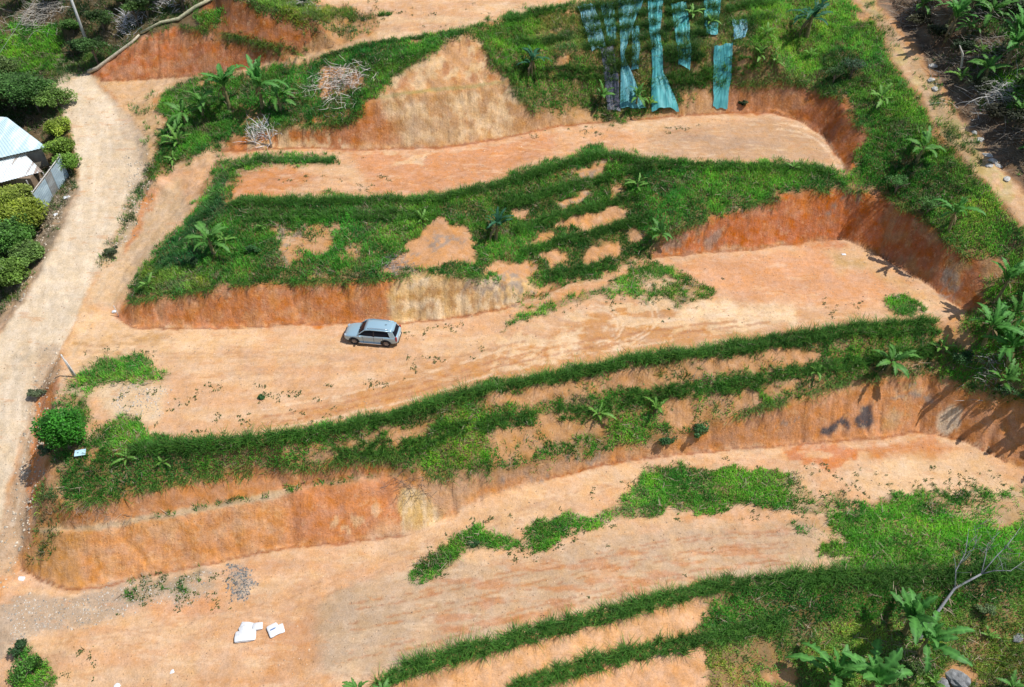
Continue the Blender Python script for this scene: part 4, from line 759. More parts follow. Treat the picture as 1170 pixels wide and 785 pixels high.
hedge([(570,236),(600,232),(632,219),(680,208),(710,197),(740,194)], 'uppermost short grass row across the bare streaked slope', .95, .4, gaps=.15)
hedge([(590,264),(620,256),(654,245),(707,230),(735,224)], 'second short grass row down the bare streaked slope', .95, .4, gaps=.1)
hedge([(600,288),(630,282),(667,272),(707,259),(747,248)], 'third short grass row down the bare streaked slope', .9, .4, gaps=.1)
hedge([(628,316),(655,313),(680,309),(704,301)], 'lowest short grass row above the orange track', .8, .5, gaps=.1, tone=(.06,.16,.025))
hedge([(436,783),(467,766),(521,750),(580,734),(622,722),(667,711),(707,700),(763,685),(801,676),(828,668),(861,668)], 'long dark grass hedge along the front edge of the lowest terrace', 1.2, .45)
hedge([(863,669),(939,660),(1009,662),(1070,660),(1122,655),(1175,652)], 'shaded grass hedge below the bright island, right end of the lowest terrace', 1.15, .5)
hedge([(585,789),(640,772),(688,756),(720,748),(763,740),(801,733),(860,719),(900,712)], 'lowest grass row crossing the pale slope at the bottom edge', 1.15, .45, gaps=.06)
hedge([(380,184),(330,184),(300,184),(268,192),(254,205),(246,228)], 'grass border looping round the left end of the second highest terrace', .6, .4, tone=(.06,.165,.03))
hedge([(246,232),(225,256),(205,286),(178,314),(158,334)], 'grass border running down beside the ramp', .7, .6, tone=(.055,.165,.035))
ORD = ['first','second','third','fourth','fifth','sixth']
for k in range(6):
    y_ = 14*k; hedge([(662+3*k, 14+y_), (690+2*k, 9+y_), (725, 4+y_), (756, -1+y_)], ORD[k]+' grass row from the top across the left hand nets', 1.3, .3, gaps=.16+.03*k, tone=(.045,.13,.025) if k < 4 else (.07,.15,.03))
    hedge([(761, 4+y_), (790, 0+y_), (822, -3+y_)] if k < 5 else [(761, 70), (790, 68), (812, 66)], ORD[k]+' grass row from the top across the right hand nets', 1.3, .3, gaps=.28+.03*k, tone=(.045,.13,.025) if k % 2 else (.06,.15,.03))
hedge([(830,12),(850,8),(885,4)], 'grass row at the top right beyond the last net', .9, .5); hedge([(832,28),(860,24),(885,20)], 'second grass row beyond the last net', .85, .5, gaps=.1)
hedge([(745,96),(770,92),(800,92),(832,88)], 'thick dark grass row over the hanging net ends', 1.25, .5); hedge([(835,76),(850,74),(872,70)], 'short grass row right of the tallest net', .9, .5, gaps=.1)
hedge([(590,52),(620,48),(655,42)], 'grass row left of the nets, upper', .9, .5, gaps=.15, tone=(.06,.14,.025)); hedge([(588,82),(620,84),(670,84),(710,88)], 'grass row left of the nets, lower', .9, .5, gaps=.2, tone=(.06,.14,.025)); hedge([(580,24),(610,16),(650,9)], 'grass hedge on the lip of the top terrace', .9, .5)
hedge([(370,66),(400,58),(434,50),(480,44),(530,38)], 'low grass edge along the branch road above the tan bank', .55, .3, tone=(.07,.16,.03), gaps=.1)
hedge([(435,18),(445,17),(455,17),(464,17)], 'short row of dark tufts on the top terrace', .9, .2, gaps=.3)

tick('-------- banana plants')
# ------------------------------------------------------------------ banana plants
def leaf_mesh(name, length, width, up, bend, seed, col):
    rs = np.random.RandomState(seed); n = 24; V = []; F = []; C = []
    x, z, a = 0., 0., up
    pts = []
    for k in range(n+1):
        pts.append((x, z, a)); a -= bend/n*(.5+1.1*k/n); x += math.cos(a)*length/n; z += math.sin(a)*length/n
    tear = rs.rand(n+1, 2) < .33
    for k, (x, z, a) in enumerate(pts):
        s = k/n; st = max(0, (s-.13)/.87); w = width*.5*(math.sin(math.pi*min(1, st**.72))**.62 if st > 0 else 0)+.018
        if k == n: w = .01
        nx, nz = -math.sin(a), math.cos(a)
        wl = w*(rs.uniform(.3, .7) if tear[k, 0] else rs.uniform(.9, 1.05)); wr = w*(rs.uniform(.3, .7) if tear[k, 1] else rs.uniform(.9, 1.05)); fold = .38+.12*rs.randn()
        for q, ww in ((-1, wl), (-.5, wl), (0, 0), (.5, wr), (1, wr)):
            lift = abs(q)*ww*fold - (abs(q) > .9)*ww*.22
            V.append((x+nx*lift+(ww*.12 if abs(q) > .9 else 0), q*ww, z+nz*lift))
            f = 1.5 if q == 0 else (1+.16*rs.randn())
            C.append([c*f*(1.1 if q == 0 else 1) for c in col])
    for k in range(n):
        for j in range(4):
            a_ = k*5+j; F.append((a_, a_+1, a_+6, a_+5))
    me = bpy.data.meshes.new(name); me.from_pydata(V, [], F); ca = me.color_attributes.new('Col', 'FLOAT_COLOR', 'POINT')
    ca.data.foreach_set('color', np.clip(np.column_stack([np.array(C), np.ones(len(C))]), .003, .9).astype(np.float32).ravel())
    for p in me.polygons: p.use_smooth = True
    me.materials.append(M_LEAF); return me
M_STEM = mat('pseudostem', (.20,.17,.07), .75, noise=.5, nscale=5)
BL = (.095,.27,.055); BLB = (.035,.13,.065)
def stem_mesh(h, r):
    bm = bmesh.new(); tube(bm, [(0,0,-.15),(0.02,0,.2),(.03*h,.01*h,h*.5),(.05*h,.02*h,h*.9),(.055*h,.02*h,h*1.05)], [r*1.25, r*1.15, r*.9, r*.62, r*.35], 9)
    me = bpy.data.meshes.new('pseudostem'); bm.to_mesh(me); bm.free()
    for p in me.polygons: p.use_smooth = True
    me.materials.append(M_STEM); return me
STEM = {'tall': (stem_mesh(2.6, .15), 2.6), 'medium': (stem_mesh(1.5, .12), 1.5), 'young': (stem_mesh(.45, .06), .45)}
LEAVES = {'tall': [leaf_mesh('leaf', 2.3+.25*(k % 3), .62, [1.4, 1.15, .9, 1.25, .5][k % 5], [.8, 1.1, 1.5, .95, 1.6][k % 5], k+1, BL) for k in range(6)],
          'medium': [leaf_mesh('leaf', 1.65+.2*(k % 3), .45, [1.3, .95, .65, 1.1, .5][k % 5], [1.0, 1.4, 1.5, 1.2, 1.4][k % 5], k+21, (.095,.24,.045)) for k in range(6)],
          'young': [leaf_mesh('leaf', .85+.15*(k % 3), .22, [1.2, .85, .6, 1.0][k % 4], [.9, 1.2, 1.3, 1.1][k % 4], k+41, (.15,.31,.055)) for k in range(5)],
          'blue': [leaf_mesh('leaf', 1.8+.25*(k % 3), .40, [1.2, .9, .6, 1.0, .4][k % 5], [1.0, 1.3, 1.5, 1.2, 1.4][k % 5], k+61, BLB) for k in range(6)]}
DEAD = leaf_mesh('dead_leaf', 1.7, .3, -.75, .9, 99, (.26,.19,.10))
BG = 'banana plants scattered over the hillside'
def banana(px, py, kind, scale, label, nleaf=9, rot=0):
    """px, py: the foot of the plant on the ground"""
    b = hit(px, py); rs = random.Random(int(px*7+py)); r = empty('banana_plant', b, rot, label, 'banana plant', BG)
    st, h = STEM['tall' if kind == 'blue' else kind]; o = bpy.data.objects.new('pseudostem', st); COL.objects.link(o); o.parent = r; o.scale = (scale,)*3
    if kind == 'blue': o.scale[2] = scale*.8
    hh = h*scale*(.8 if kind == 'blue' else 1); top = Vector((.05*hh, .02*hh, hh*.98))
    for k in range(nleaf):
        me = rs.choice(LEAVES[kind]); o = bpy.data.objects.new('leaf', me); COL.objects.link(o); o.parent = r
        o.location = top+Vector((0, 0, -.05*k*scale)); o.rotation_euler = (rs.uniform(-.35, .35), rs.uniform(-.3, .35)-.02*k, k*2.4+rs.uniform(-.6, .6)); s = scale*rs.uniform(.7, 1.2); o.scale = (s, s*rs.uniform(.85, 1.1), s)
    if kind in ('tall', 'blue'):
        for k in range(3):
            o = bpy.data.objects.new('dead_leaf', DEAD); COL.objects.link(o); o.parent = r; o.location = top+Vector((0, 0, -.25*scale)); o.rotation_euler = (0, rs.uniform(-.1, .2), rs.uniform(0, 6.28)); s = scale*rs.uniform(.8, 1.1); o.scale = (s, s, s)
    r.rotation_euler = (rs.uniform(-.14, .14), rs.uniform(-.14, .14), rot)
    return r
for a in [
 (263,126,'tall',1.2,'large banana plant, left one of the pair beside the upper branch road'), (300,126,'tall',1.12,'large banana plant, right one of the pair beside the upper branch road'),
 (322,128,'medium',1.15,'smaller banana plant just right of the upper left pair'), (232,134,'medium',1.15,'mid sized banana plant left of the upper left pair'), (213,142,'medium',1.05,'banana plant half hidden in weeds between road bend and upper left pair'),
 (206,166,'young',1.8,'yellowish young banana plant on the weedy bank right of the road bend'), (199,184,'young',1.0,'lowest small yellow banana plant beside the road bend'),
 (607,88,'blue',.95,'dark banana plant beside the right shoulder of the tall tan bank'), (688,120,'medium',.75,'banana plant at the foot of the left nets beside the dark net end'), (727,120,'medium',.8,'banana plant between the two hanging net ends, left one'), (741,124,'young',1.5,'smaller banana plant touching the wide hanging net end'),
 (790,20,'young',1.4,'young banana plant at the top between two nets'), (811,30,'young',1.4,'young pale banana plant standing on the top of the right net'),
 (921,45,'blue',1.35,'tall dark blue green banana plant at the top right corner of the netted slope'), (875,42,'young',1.3,'young star shaped banana plant left of the tall dark one'), (868,66,'young',1.2,'small star shaped banana plant below the other at the slope corner'), (884,72,'young',1.0,'small banana plant on the weedy corner right of the last net'), (926,66,'young',1.1,'small banana plant below the tall dark blue green one'),
 (1005,118,'young',1.7,'small bluish banana plant in the middle of the right ridge'), (1046,186,'medium',1.15,'thin leaved banana plant on the ridge beside the footpath'), (1083,266,'tall',.85,'tall banana plant on the brink of the red cut, casting its shadow into it'),
 (1080,48,'tall',1.0,'tall bright banana plant at the top of the wooded slope'), (1106,44,'medium',.8,'lower banana plant leaning on the tall one at the top of the wooded slope'), (1146,84,'tall',1.05,'tall banana plant with bare double trunk on the wooded slope'), (1172,80,'tall',.9,'banana plant cut by the right edge on the wooded slope'), (1096,94,'young',1.5,'stubby banana plant in the dark below the pale dead trunk'),
 (1156,118,'medium',.7,'leafy banana plant at the lower right of the wooded slope'), (1178,22,'medium',.9,'banana plant in the top right corner'), (1128,30,'medium',1.1,'leafy banana plant between the two tallest on the wooded slope'), (1165,140,'medium',.9,'banana plant above the white stones at the right edge'), (1052,18,'medium',.9,'banana plant at the top edge beside the upper footpath'), (1118,66,'young',1.6,'short banana plant right of the pale dead trunk'), (1172,182,'medium',.8,'banana plant at the right edge below the wooded slope'),
 (1124,98,'medium',1.2,'broad leaved banana plant in the shaded middle of the wooded slope'), (1084,28,'medium',1.1,'banana plant just left below the tall one at the top of the wooded slope'), (1158,62,'tall',.9,'tall banana plant behind the double trunk one'), (1110,8,'tall',1.0,'banana plant at the top edge right of the tallest'), (1148,2,'tall',.95,'banana plant cut by the top edge near the right corner'), (1175,118,'tall',1.0,'tall banana plant at the right edge above the pale slash'), (1180,160,'tall',1.1,'tall banana plant cut by the right edge beside the path end'),
 (1137,346,'tall',.95,'big banana plant at the top of the right hand clump'), (1152,368,'medium',1.0,'banana plant right of the clump, fringed leaves'), (1122,396,'tall',1.0,'big broad leaved banana plant, left front of the right hand clump'), (1150,420,'tall',.9,'big banana plant, right front of the clump'), (1143,446,'medium',.9,'lowest banana plant of the right hand clump'), (1168,400,'medium',.9,'banana plant at the right edge behind the clump'), (1176,340,'medium',.8,'half seen banana plant on the right edge above the clump'),
 (1012,424,'medium',1.05,'lone banana plant between the two grass rows left of the clump'), (1076,402,'young',1.3,'small banana plant in the shade left of the clump'), (932,428,'young',.9,'low dark banana sprout above the scorched bank'),
 (244,291,'medium',1.2,'banana plant with a hanging dead leaf, left end of the green slope'), (258,278,'young',1.2,'banana sprout right beside the left end plant of the green slope'), (171,330,'young',1.0,'yellow green banana sprout above the left end of the orange bank'),
 (566,276,'blue',1.0,'dark crowned banana plant right of the bare scar in the middle slope'), (728,216,'young',1.3,'bright banana sprout above the streaked slope'), (753,276,'medium',.75,'banana plant at the left end of the red cut'), (300,262,'young',.7,'tiny banana sprout on the green slope left of the scar'), (482,254,'young',1.0,'bluish sprout on the green slope just below the terrace lip'), (906,194,'young',.9,'sprout on the terrace lip near its right end'),
 (683,478,'young',1.4,'pale banana sprout below the second grass row, left one'), (749,472,'young',1.5,'pale banana sprout below the second grass row, right one'), (146,526,'young',1.1,'pale spiky sprout at the left end of the long hedge'), (187,530,'young',.7,'smaller pale sprout right of the spiky one'),
 (1033,726,'tall',1.15,'big banana plant in the lower right, upper of the two heads'), (1050,752,'tall',1.1,'big banana plant in the lower right beside the dead tree'), (944,794,'tall',1.15,'dark leaved banana plant at the bottom edge'), (986,798,'tall',1.25,'bright long leaved banana plant at the bottom edge'), (1128,730,'young',1.1,'thin bright sprout on the dry slope in the lower right'), (1066,786,'young',1.3,'sprout at the bottom edge beside the grey boulder'), (1150,792,'medium',.7,'banana plant at the bottom right corner'),
 (412,796,'medium',.75,'banana plant cut by the bottom edge at the start of the long hedge'), (436,800,'medium',.6,'second banana plant cut by the bottom edge beside the hedge'),
]: banana(*a[:5], nleaf={'tall': 13, 'blue': 16, 'medium': 11, 'young': 8}[a[2]], rot=(a[0]*1.7) % 6.28)
# bananas just outside the right edge: their shadows reach into the picture
for px, py, s in [(1225,440,1.1), (1212,480,1.1), (1250,520,1.2)]:
    banana(px, py, 'tall', s, {1225: 'banana plant just beyond the right edge, uppermost of three', 1212: 'banana plant just beyond the right edge, nearest of three', 1250: 'banana plant just beyond the right edge, lowest of three'}[px], 13)

tick('----- trees and shrubs')
# ------------------------------------------------------------------ trees and shrubs
M_BARK = mat('bark', (.19,.15,.11), .9, noise=.4, nscale=9); M_PALEBARK = mat('weathered_wood', (.50,.46,.40), .85, noise=.4, nscale=14)
def crown(base, rad, h0, n, tone, leaf=(.12,.26), clumps=14, seed=1, parent=None, flat=.8):
    rs = np.random.RandomState(seed); A = Acc(); rad = np.array(rad)
    cc = rs.randn(clumps, 3); cc /= np.linalg.norm(cc, axis=1)[:, None]; cc *= (rs.rand(clumps, 1)**.4)*.74; cc[:, 2] = np.abs(cc[:, 2])*flat
    per = n//clumps
    for c in cc:
        q = rs.randn(per, 3); q /= np.linalg.norm(q, axis=1)[:, None]; q *= (.35+.65*rs.rand(per, 1)**.5)*rs.uniform(.28, .46); q = (c*rs.uniform(.75, 1.2)+q*rs.uniform(.7, 1.25))*rad; q[:, 2] += h0
        cl = np.array(tone)*(1+.28*rs.randn()); k = cl[None]*(1+.25*rs.randn(per, 1)).clip(.4, 1.8)
        A.leaves(q, rs.uniform(leaf[0], leaf[1], per), rs.uniform(-.9, .9, per), k.clip(.004, .6), .65)
    o = A.build('crown', M_LEAF, parent); return o
def plant(name, px, py, h, rad, label, cat, n=1400, tone=G2, leaf=(.1,.22), clumps=14, group=None, trunk=True, seed=None, flat=.8, stems=3):
    b = hit(px, py); seed = seed or int(px*3+py*5); r = empty(name, b, 0, label, cat, group); rs = random.Random(seed)
    crown(b, rad, h-rad[2]*.75, n, tone, leaf, clumps, seed, r, flat)
    bm = bmesh.new(); hc = h-rad[2]*.5
    tr = (.035+.035*h)*(1 if h > 1.3 else .45)
    tube(bm, [(0,0,-.2),(rs.uniform(-.1,.1),0,hc*.5),(rs.uniform(-.15,.15),rs.uniform(-.1,.1),hc)], [tr, tr*.8, tr*.5])
    for k in range(stems):
        a = k*2.3+rs.random(); tube(bm, [(0,0,hc*.35),(math.cos(a)*rad[0]*.3, math.sin(a)*rad[1]*.3, hc*.75),(math.cos(a)*rad[0]*.65, math.sin(a)*rad[1]*.65, hc*1.05)], [tr*.5, tr*.35, tr*.15], 5)
    bmobj('trunk', bm, M_BARK, r, True); return r
plant('round_tree', 81, 512, 3.5, (1.85,1.7,2.3), 'dense round bright green tree beside the lower road', 'tree', 11000, (.05,.22,.02), (.12,.24), 60, flat=1)
SG = 'shrubs along the left side of the road'
for a in [(68,156,2.1,(1.3,1.1,1.1),'yellow green shrub above the metal fence, uppermost of the roadside line',(.17,.23,.03)), (73,178,1.9,(1.2,1.0,1.0),'middle yellow green shrub of the roadside line above the fence',(.13,.21,.03)), (79,196,1.9,(1.2,1.0,1.0),'lowest roadside shrub touching the metal fence',(.11,.20,.03)), (66,124,2.2,(1.5,1.3,1.2),'pale green shrub at the inside of the road bend',(.10,.17,.035))]:
    plant('shrub', a[0], a[1], a[2], [q*1.35 for q in a[3]], a[4], 'shrub', 4200, [q*1.6 for q in a[5]], (.12,.25), 20, SG)
TG = 'trees round the house'
for a in [(2,262,3.6,(2.6,2.3,1.8),'broad tree with yellow green leaves in front of the house',(.16,.21,.03)), (40,262,2.6,(1.5,1.3,1.3),'small yellow green tree between the house and the metal fence',(.19,.24,.03)), (22,292,3.0,(2.0,1.8,1.5),'dark green tree below the broad yellow green one',(.06,.14,.025)), (-12,330,3.0,(2.4,2.0,1.6),'lowest dark green tree at the left edge',(.07,.15,.025)), (18,326,2.2,(1.3,1.2,1.1),'small mottled tree at the left edge above the bare verge',(.10,.17,.03)),
          (26,240,2.3,(1.3,1.1,1.0),'ragged yellow green tree against the lean-to corner',(.16,.20,.035)), (38,300,1.6,(1.0,1.3,.8),'low leafy tree at the edge of the verge below the metal fence',(.10,.17,.04)), (0,100,3.0,(2.2,1.8,1.4),'olive tree above the house at the left edge',(.08,.12,.035)),
          (18,125,3.6,(2.6,2.2,1.7),'dark green tree behind the house roof',(.05,.11,.025)), (46,128,3.2,(2.2,1.9,1.5),'dark green tree between the roof and the road bend',(.05,.115,.025)), (-25,120,3.5,(2.6,2.2,1.7),'dark tree behind the house at the left edge',(.055,.12,.025))]:
    plant('tree', a[0], a[1], a[2]*1.15, [q*1.4 for q in a[3]], a[4], 'tree', 9000, [q*1.65 for q in a[5]], (.14,.30), 34, TG)
UG = 'scrub trees on the upper left slope'
for k, a in enumerate([(85,40,'leafy scrub tree left of the utility pole',(.07,.15,.03)), (120,35,'scrub tree right behind the utility pole',(.06,.12,.03)), (112,72,'scrub tree at the foot of the utility pole',(.06,.13,.03)), (62,4,'dark scrub tree at the top edge left of the utility pole',(.04,.09,.025)), (22,8,'dark scrub tree in the top left corner',(.045,.09,.025)), (158,28,'scrub tree above the pale fallen trunk',(.08,.15,.035)), (140,8,'scrub tree at the top edge right of the utility pole',(.07,.14,.035)), (178,6,'pale green scrub tree at the top edge above the fallen trunk',(.09,.17,.04)), (170,20,'low scrub tree beside the dead white brush',(.06,.12,.03)), (92,62,'dark scrub tree below left of the utility pole',(.03,.07,.02)), (210,10,'scrub tree near the top of the red cut',(.06,.11,.03))]):
    plant('scrub_tree', a[0], a[1], 1.7+.5*((k*7) % 3), (1.5+.3*(k % 3),1.2,1.0), a[2], 'tree', 2400, [q*1.2 for q in a[3]], (.11,.25), 18, UG)
WG = 'shrubs on the wooded slope at the right'
for k, a in enumerate([(1050,30,'brown green shrub beside the upper footpath',(.10,.10,.05)), (1062,8,'shrub at the top edge left of the tall banana plant',(.06,.12,.03)), (1130,12,'dark shrub at the top edge between two banana plants',(.04,.08,.025)), (1162,14,'dark shrub in the top right corner',(.05,.09,.03)), (1066,52,'olive shrub above the shaded footpath bend',(.07,.09,.04)), (1098,66,'dark shrub behind the pale dead trunk',(.04,.07,.03)), (1120,104,'low dark shrub in the middle of the wooded slope',(.05,.07,.03)), (1160,150,'dark shrub near the right edge above the white stones',(.05,.06,.03)), (1130,140,'brown shrub in the dark hollow beside the footpath',(.07,.07,.04)), (1168,104,'bright green shrub on the right edge',(.11,.21,.04))]):
    plant('bush', a[0], a[1], 1.3+.4*((k*5) % 3), (1.5,1.2,.9), a[2], 'shrub', 1100, a[3], (.12,.28), 12, WG)
for a in [('shrub',797,500,1.5,(.85,.7,.85),'dark green round shrub above the scorched bank, left',(.05,.14,.04)), ('shrub',761,508,.9,(1.1,.8,.55),'low dark shrub at the foot of the slope beside the round one',(.05,.14,.04)), ('shrub',1022,222,1.9,(1.6,1.2,.9),'leafy shrub on the brink above the darkest part of the red cut',(.07,.19,.04)), ('shrub',1058,246,1.7,(1.4,1.1,.8),'shrub left of the tall banana plant on the brink of the red cut',(.08,.20,.04)), ('shrub',952,96,1.8,(1.3,1.0,.9),'shrub shading the right end of the cut below the nets',(.07,.16,.04)), ('shrub',971,90,2.2,(1.6,1.3,1.1),'blue green shrub on the ridge corner above the dark red bank',(.05,.10,.05)), ('shrub',224,306,1.1,(.7,.6,.55),'dark shrub below the left end banana plant',(.04,.10,.03)), ('shrub',291,290,.9,(.6,.4,.45),'small dark shrub on the green slope above the orange bank',(.05,.14,.04)),
          ('shrub',130,292,.9,(.8,.6,.45),'grey green shrub on the strip between road and ramp',(.13,.17,.08)), ('shrub',44,452,.7,(.8,.6,.4),'grey green shrub beside the lower road shoulder',(.14,.18,.09)), ('shrub',55,520,.9,(.8,.7,.5),'straggly shrub at the foot of the round tree',(.12,.17,.07)), ('shrub',348,10,1.3,(.7,.6,.6),'dark upright shrub on the grassy top above the red cut',(.05,.14,.04)), ('shrub',542,622,.4,(.5,.4,.25),'dark leafy clump in the left grass island',(.05,.14,.04)), ('shrub',300,455,.3,(.35,.25,.2),'small dark tuft on the bare car terrace',(.05,.14,.04)), ('shrub',848,122,.6,(.6,.4,.35),'little dark bush on the bare foot right of the wide net',(.06,.11,.04)),
          ('shrub',36,770,1.6,(1.3,1.3,.9),'bright green shrub in the lower left corner',(.08,.22,.03)), ('shrub',27,745,1.0,(.7,.7,.5),'small dark shrub above the lower left corner one',(.05,.12,.04)), ('shrub',1126,700,.8,(.8,.6,.4),'pale green shrub below the dead tree branches',(.11,.17,.06)), ('shrub',1040,768,1.0,(1.3,.9,.5),'weedy shrub under the lower right banana plants',(.08,.15,.03)), ('shrub',1012,772,1.0,(1.2,.9,.5),'shaded shrub between the lower right banana plants',(.05,.11,.03)), ('shrub',1100,414,1.0,(1.3,1.0,.6),'dark undergrowth shrub below the right hand clump',(.04,.11,.03)), ('shrub',1152,452,1.0,(1.6,1.2,.6),'dark undergrowth shrub on the brink at the right edge',(.04,.12,.03))]:
    plant(*a[:6], 'shrub', 800, a[6], (.08,.19), 9, 'small shrubs dotted over the slopes')

tick('------------ dead wood')
# ------------------------------------------------------------------ dead wood and brush
def sticks(name, label, cat, px, py, rx, ry, n, col=(.50,.47,.42), ln=(.6,2.2), lift=.7, rad=(.012,.035), group=None, up=.4):
    b = hit(px, py); A = Acc(); rs = np.random.RandomState(int(px+py*3))
    ring = np.array([[1,0],[-.5,.87],[-.5,-.87]])
    for k in range(n):
        cx, cy = rs.randn(2)*[rx, ry]*.5; x, y = b.x+cx, b.y+cy; z = float(hz(x, y))+rs.rand()*lift*math.exp(-(cx/rx)**2*2-(cy/ry)**2*2)+.03
        a = rs.rand()*6.28; l = rs.uniform(*ln); r0 = rs.uniform(*rad); p = np.array([x, y, z]); d = np.array([math.cos(a), math.sin(a), rs.uniform(-.15, up)]); V = []
        ns = 4
        for s in range(ns+1):
            sd = np.array([-d[1], d[0], 0]); sd /= np.linalg.norm(sd)+1e-6; u = np.cross(d, sd); rr = r0*(1-.75*s/ns)
            V += [p+(sd*c0+u*c1)*rr for c0, c1 in ring]
            p = p+d*l/ns; d = d+rs.randn(3)*.22; d /= np.linalg.norm(d)
        F = [[3*s+q, 3*s+(q+1) % 3, 3*s+3+(q+1) % 3, 3*s+3+q] for s in range(ns) for q in range(3)]
        A.add(np.array(V), np.array(F), np.array(col)[None]*rs.uniform(.55, 1.25)*np.ones((len(V), 1)))
    o = A.build(name, M_DRY); return meta(o, label, cat, group)
DG = 'heaps of dead brush'
sticks('brush_heap', 'big heap of pale dead brush above the left of the tan bank', 'brush heap', 390, 98, 3.2, 2.4, 420, (.56,.50,.44), (.6,1.9), .9, group=DG)
sticks('brush_heap', 'sprawling heap of grey dead stems in the upper left corner', 'brush heap', 50, 18, 3.6, 1.7, 380, (.46,.42,.36), (.8,2.6), .8, group=DG)
sticks('brush_heap', 'white dead brush among the scrub right of the utility pole', 'brush heap', 148, 28, 1.6, 1.6, 150, (.62,.6,.6), (.5,1.6), .9, group=DG, up=1)
sticks('brush_heap', 'white dead brush at the top edge above the fallen trunk', 'brush heap', 190, 6, 2.6, 1.3, 170, (.62,.59,.58), (.5,1.6), .9, group=DG, up=1)
sticks('brush_heap', 'pale dead stems on the top terrace edge beside the dark shrub', 'brush heap', 345, 6, 1.8, .7, 90, (.58,.55,.5), (.5,1.4), .4, group=DG)
sticks('brush_heap', 'grey brush heap on the wooded slope left of the tall banana plant', 'brush heap', 1052, 18, 1.8, 2.2, 200, (.34,.29,.25), (.5,1.8), .9, group=DG)
sticks('brush_heap', 'grey slash spread in the middle of the wooded slope', 'brush heap', 1124, 70, 3.4, 2.0, 260, (.26,.23,.20), (.8,2.8), .7, group=DG)
sticks('brush_heap', 'pale slash lying below the double trunk banana plant', 'brush heap', 1146, 108, 2.6, 1.5, 240, (.52,.50,.47), (.8,3.0), .6, group=DG)
sticks('brush_heap', 'dark twiggy slash at the lower end of the wooded slope', 'brush heap', 1166, 158, 2.4, 1.8, 160, (.26,.22,.18), (.8,2.6), .6, group=DG)
sticks('brush_heap', 'grey slash in the top right corner', 'brush heap', 1150, 15, 4.2, 1.8, 160, (.30,.27,.24), (.8,2.8), .8, group=DG)
sticks('brush_heap', 'dry dark stems under the right hand banana clump', 'brush heap', 1130, 425, 1.6, 1.2, 110, (.38,.34,.30), (.5,1.5), .5, group=DG)
sticks('brush_heap', 'brown dead stems under the lower right banana plants', 'brush heap', 1040, 752, 1.6, 1.0, 120, (.36,.28,.2), (.5,1.4), .4, group=DG)
sticks('brush_heap', 'scorched thin twigs on the bank behind the ochre patch', 'brush heap', 470, 556, 1.5, .8, 110, (.10,.09,.085), (.6,1.8), .1, (.006,.016), group=DG, up=.05)
sticks('brush_heap', 'dry roots hanging on the bank above the left ledge', 'brush heap', 115, 588, 3.0, .5, 150, (.30,.22,.16), (.4,1.1), .1, (.006,.018), group=DG, up=.05)
sticks('brush_heap', 'dead grey twigs on the bare scar of the middle slope', 'brush heap', 450, 302, 1.6, 1.0, 150, (.34,.31,.29), (.4,1.2), .15, (.006,.02), group=DG, up=.1)
def wood(name, label, cat, pts, rad, m=None, group=None, n=7, on_ground=.0):
    bm = bmesh.new(); tube(bm, pts, rad, n); o = bmobj(name, bm, m or M_PALEBARK, None, True)
    c = Vector(pts[0]); o.data.transform(Matrix.Translation(-c)); o.location = c
    return meta(o, label, cat, group)
def groundpath(px, r, dz): return [hit(*p)+Vector((0, 0, dz)) for p in px]
wood('fallen_trunk', 'long pale fallen trunk along the top of the left red cut', 'log', groundpath([(102,84),(112,80),(125,70),(140,59),(152,50),(160,42)], .1, .22), [.22,.2,.17,.16,.14,.11], mat('pale_log', (.52,.45,.33), .85, noise=.3, nscale=5))
wood('fallen_trunk', 'second pale trunk continuing up to the top edge behind the red cut', 'log', groundpath([(162,40),(185,28),(205,24),(225,10),(243,1)], .1, .25), [.14,.16,.2,.2,.17], mat('mossy_log', (.46,.43,.27), .85, noise=.4, nscale=5))
wood('dead_tree', 'pale bent dead trunk standing on the wooded slope', 'dead tree', [hit(1096,84)+Vector(v) for v in ((0,0,-.1),(-.1,0,.9),(-.35,.1,1.9),(-.9,.2,2.7))], [.13,.11,.10,.05])
for k, (px, py, lab) in enumerate([(292,166,'short white dead stump, left one below the leafy bank'), (310,168,'white forked dead stump, right one below the leafy bank')]):
    b = hit(px, py); r = empty('dead_stump', b, 0, lab, 'stump', 'white dead stumps')
    bm = bmesh.new(); tube(bm, [(0,0,-.1),(.03,0,.7),(-.05,0,1.6+.4*k)], [.13,.10,.05]); bmobj('trunk', bm, M_PALEBARK, r, True)
    for s in (-1, 1, .3):
        bm = bmesh.new(); tube(bm, [(.02,0,.6+.2*abs(s)),(.35*s,.05,1.2),(.6*s,.1,2.0+.2*s)], [.07,.05,.02]); bmobj('branch', bm, M_PALEBARK, r, True)
sticks('brush_heap', 'white bleached brush behind the two dead stumps', 'brush heap', 300, 152, 1.5, .8, 110, (.66,.64,.64), (.5,1.5), .7, group=DG, up=1.2)
